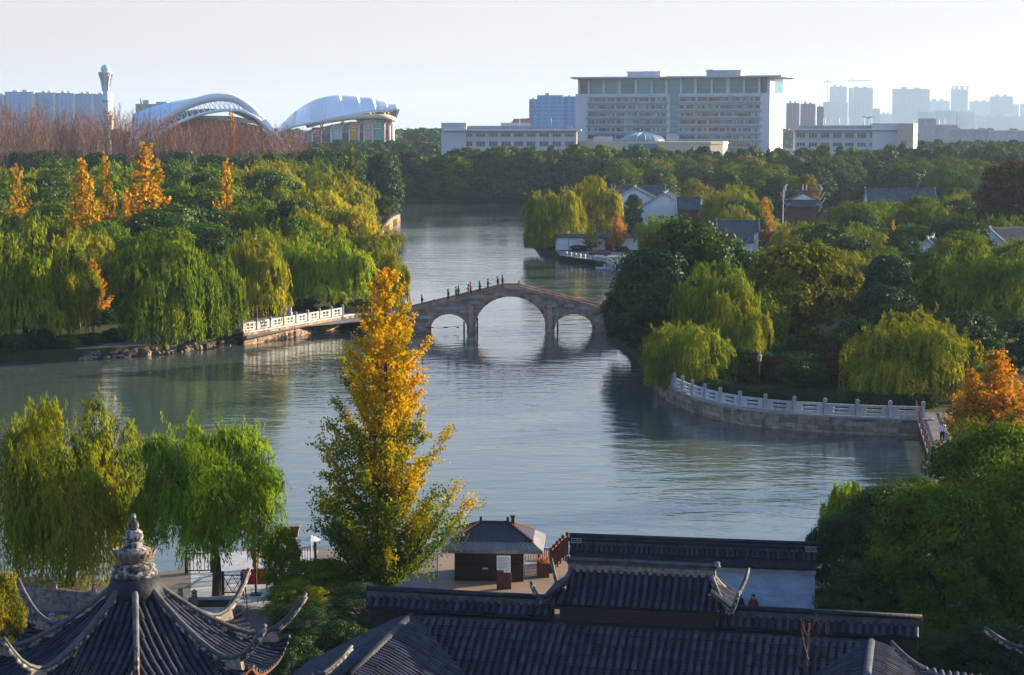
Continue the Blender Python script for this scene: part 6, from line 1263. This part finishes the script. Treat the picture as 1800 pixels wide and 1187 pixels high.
CT = ((1382,1405,182,2300,'flat_brown','brown block next to the office block'),(1407,1433,183,2300,'flat_brown','middle brown block right of the office block'),(1436,1448,188,2300,'flat_brown','narrow brown block with a lit edge'),
 (1447,1489,180,4300,'flat_b','broad pale block under the left crane'),(1458,1487,153,5200,'flat_a','tall unfinished tower beside the left crane'),(1492,1533,155,4700,'flat_a','tall tower under the right crane'),(1533,1546,192,4200,'flat_b','small block right of the crane tower'),(1546,1568,201,5200,'flat_b','lowest pale block in the skyline gap'),
 (1570,1632,157,4600,'flat_a','widest tall slab of the right skyline'),(1630,1668,178,5200,'flat_b','mid height block between slab and crowned tower'),(1672,1700,158,5000,'flat_a','slender tower with an open frame crown'),(1613,1640,197,3600,'flat_b','low block before the widest slab'),(1642,1680,195,3700,'flat_a','low wide block below the crowned tower'),(1682,1713,197,3700,'flat_b','low block right of the crowned tower foot'),
 (1705,1741,179,5200,'flat_b','pale block left of the stepped tower'),(1741,1779,170,4900,'flat_a','stepped pale tower near the right edge'),(1780,1790,184,5200,'flat_b','thin pale block by the stepped tower'),(1795,1830,183,5000,'flat_a','rightmost tower cut by the frame edge'),(1720,1800,205,4200,'flat_b','low hazy row below the right skyline'))
for x0, x1, t, Y, m, lb in CT: block(x0,x1,t,Y*1.5 if Y > 3000 else Y*1.2,lb,m,.6,2 if x1-x0 > 20 else 1,'crown' in lb and 'slender' in lb)
for x0, x1, t, Y, lb in ((1623,1645,210,1500,'dark square block right of the right office wing'),(1645,1683,221,1500,'low dark shed beside the square block'),(1684,1738,229,1450,'lowest flat shed among far trees'),(1745,1800,231,1600,'flat shed at the right horizon')):
    p0, p1 = at(x0,230,Y), at(x1,230,Y); q = thing('flat_shed', lb, 'building', (p0.x,Y,FZ)); MB().box(0,p1.x-p0.x,0,18,0,zpx(t,Y)-FZ).build('wall', M['sill'], q); MB().box(-.4,p1.x-p0.x+.4,-.4,18,zpx(t,Y)-FZ,zpx(t,Y)-FZ+.8).build('parapet', M['office'], q); MB().box(p1.x-p0.x-.1,p1.x-p0.x+.15,0,17,0,zpx(t,Y)-FZ-.4).build('side_wall', M['lit_side'], q)
for i, (px, top) in enumerate(((1433,204),(1450,208),(1475,207),(1491,207),(1518,207),(1605,210),(1617,210),(1650,210),(1660,209))):
    p = at(px,235,1700); q = thing('white_mast', 'slender white mast before the far city', 'mast', (p.x,1700,FZ), 0, 'slender white masts before the far city'); zt_ = zpx(top,1700)-FZ; MB().tube([(0,0,0),(0,0,zt_)],[.9,.35],6).build('mast', M['shell'], q); MB().tube([(0,0,zt_*.95),(-5,0,3)],.12,4).build('stay', M['shell'], q); MB().tube([(0,0,zt_*.95),(5,0,3)],.12,4).build('stay', M['shell'], q)
p = at(1525,235,1500); q = thing('high_mast_light', 'high mast light with a ring of lamps above the right wing', 'lamp', (p.x,1500,FZ)); zt_ = zpx(206,1500)-FZ; MB().tube([(0,0,0),(0,0,zt_)],[.5,.25],6).build('mast', M['grey_paint'], q)
for i in range(8): MB().tube([(0,0,zt_-1),(4.2*math.cos(i*.785),4.2*math.sin(i*.785),zt_+.6)],.3,4).build('lamp_arm', M['sill'], q)
for px, top, jx0, jx1, lb in ((1454,140,1448,1460,'tower crane seen end on over the far city'),(1498,138,1490,1529,'tower crane with a long jib over the far city')):
    Y = 6900; p = at(px,220,Y); k = Y/F; q = thing('tower_crane', lb, 'crane', (p.x,Y,FZ)); zt_ = zpx(top,Y)-FZ; MB().tube([(0,0,0),(0,0,zt_)],1.3,4).build('mast', M['sill'], q); zj = zt_-4*k
    MB().bar(((jx0-px)*k,0,zj),((jx1-px)*k,0,zj),1.8,2.4).build('jib', M['sill'], q); MB().bar(((jx0-px)*k,0,zt_-4*k),(0,0,zt_),.5,.5).build('tie', M['sill'], q); MB().bar(((jx1-px)*k*.7,0,zj),(0,0,zt_),.5,.5).build('tie', M['sill'], q); MB().box((jx0-px)*k-1,(jx0-px)*k+4,-1,1,zj-3,zj).build('counterweight', M['sill'], q)
# ================================================================== the air
def hazebox():
    m = bpy.data.materials.new('haze_air'); m.use_nodes = True; t = m.node_tree; t.nodes.remove(t.nodes['Principled BSDF'])
    v = t.nodes.new('ShaderNodeVolumePrincipled'); v.inputs['Color'].default_value = (.55,.74,1.0,1); v.inputs['Density'].default_value = HAZE; v.inputs['Anisotropy'].default_value = .25
    t.links.new(v.outputs[0], t.nodes['Material Output'].inputs['Volume'])
    o = MB().box(-9000, 9000, -80, 15500, -2.5, 260).build('haze', m, kind='stuff'); tag(o, 'pale blue haze thickening towards the far city', 'haze')
HAZE = .00007
hazebox()
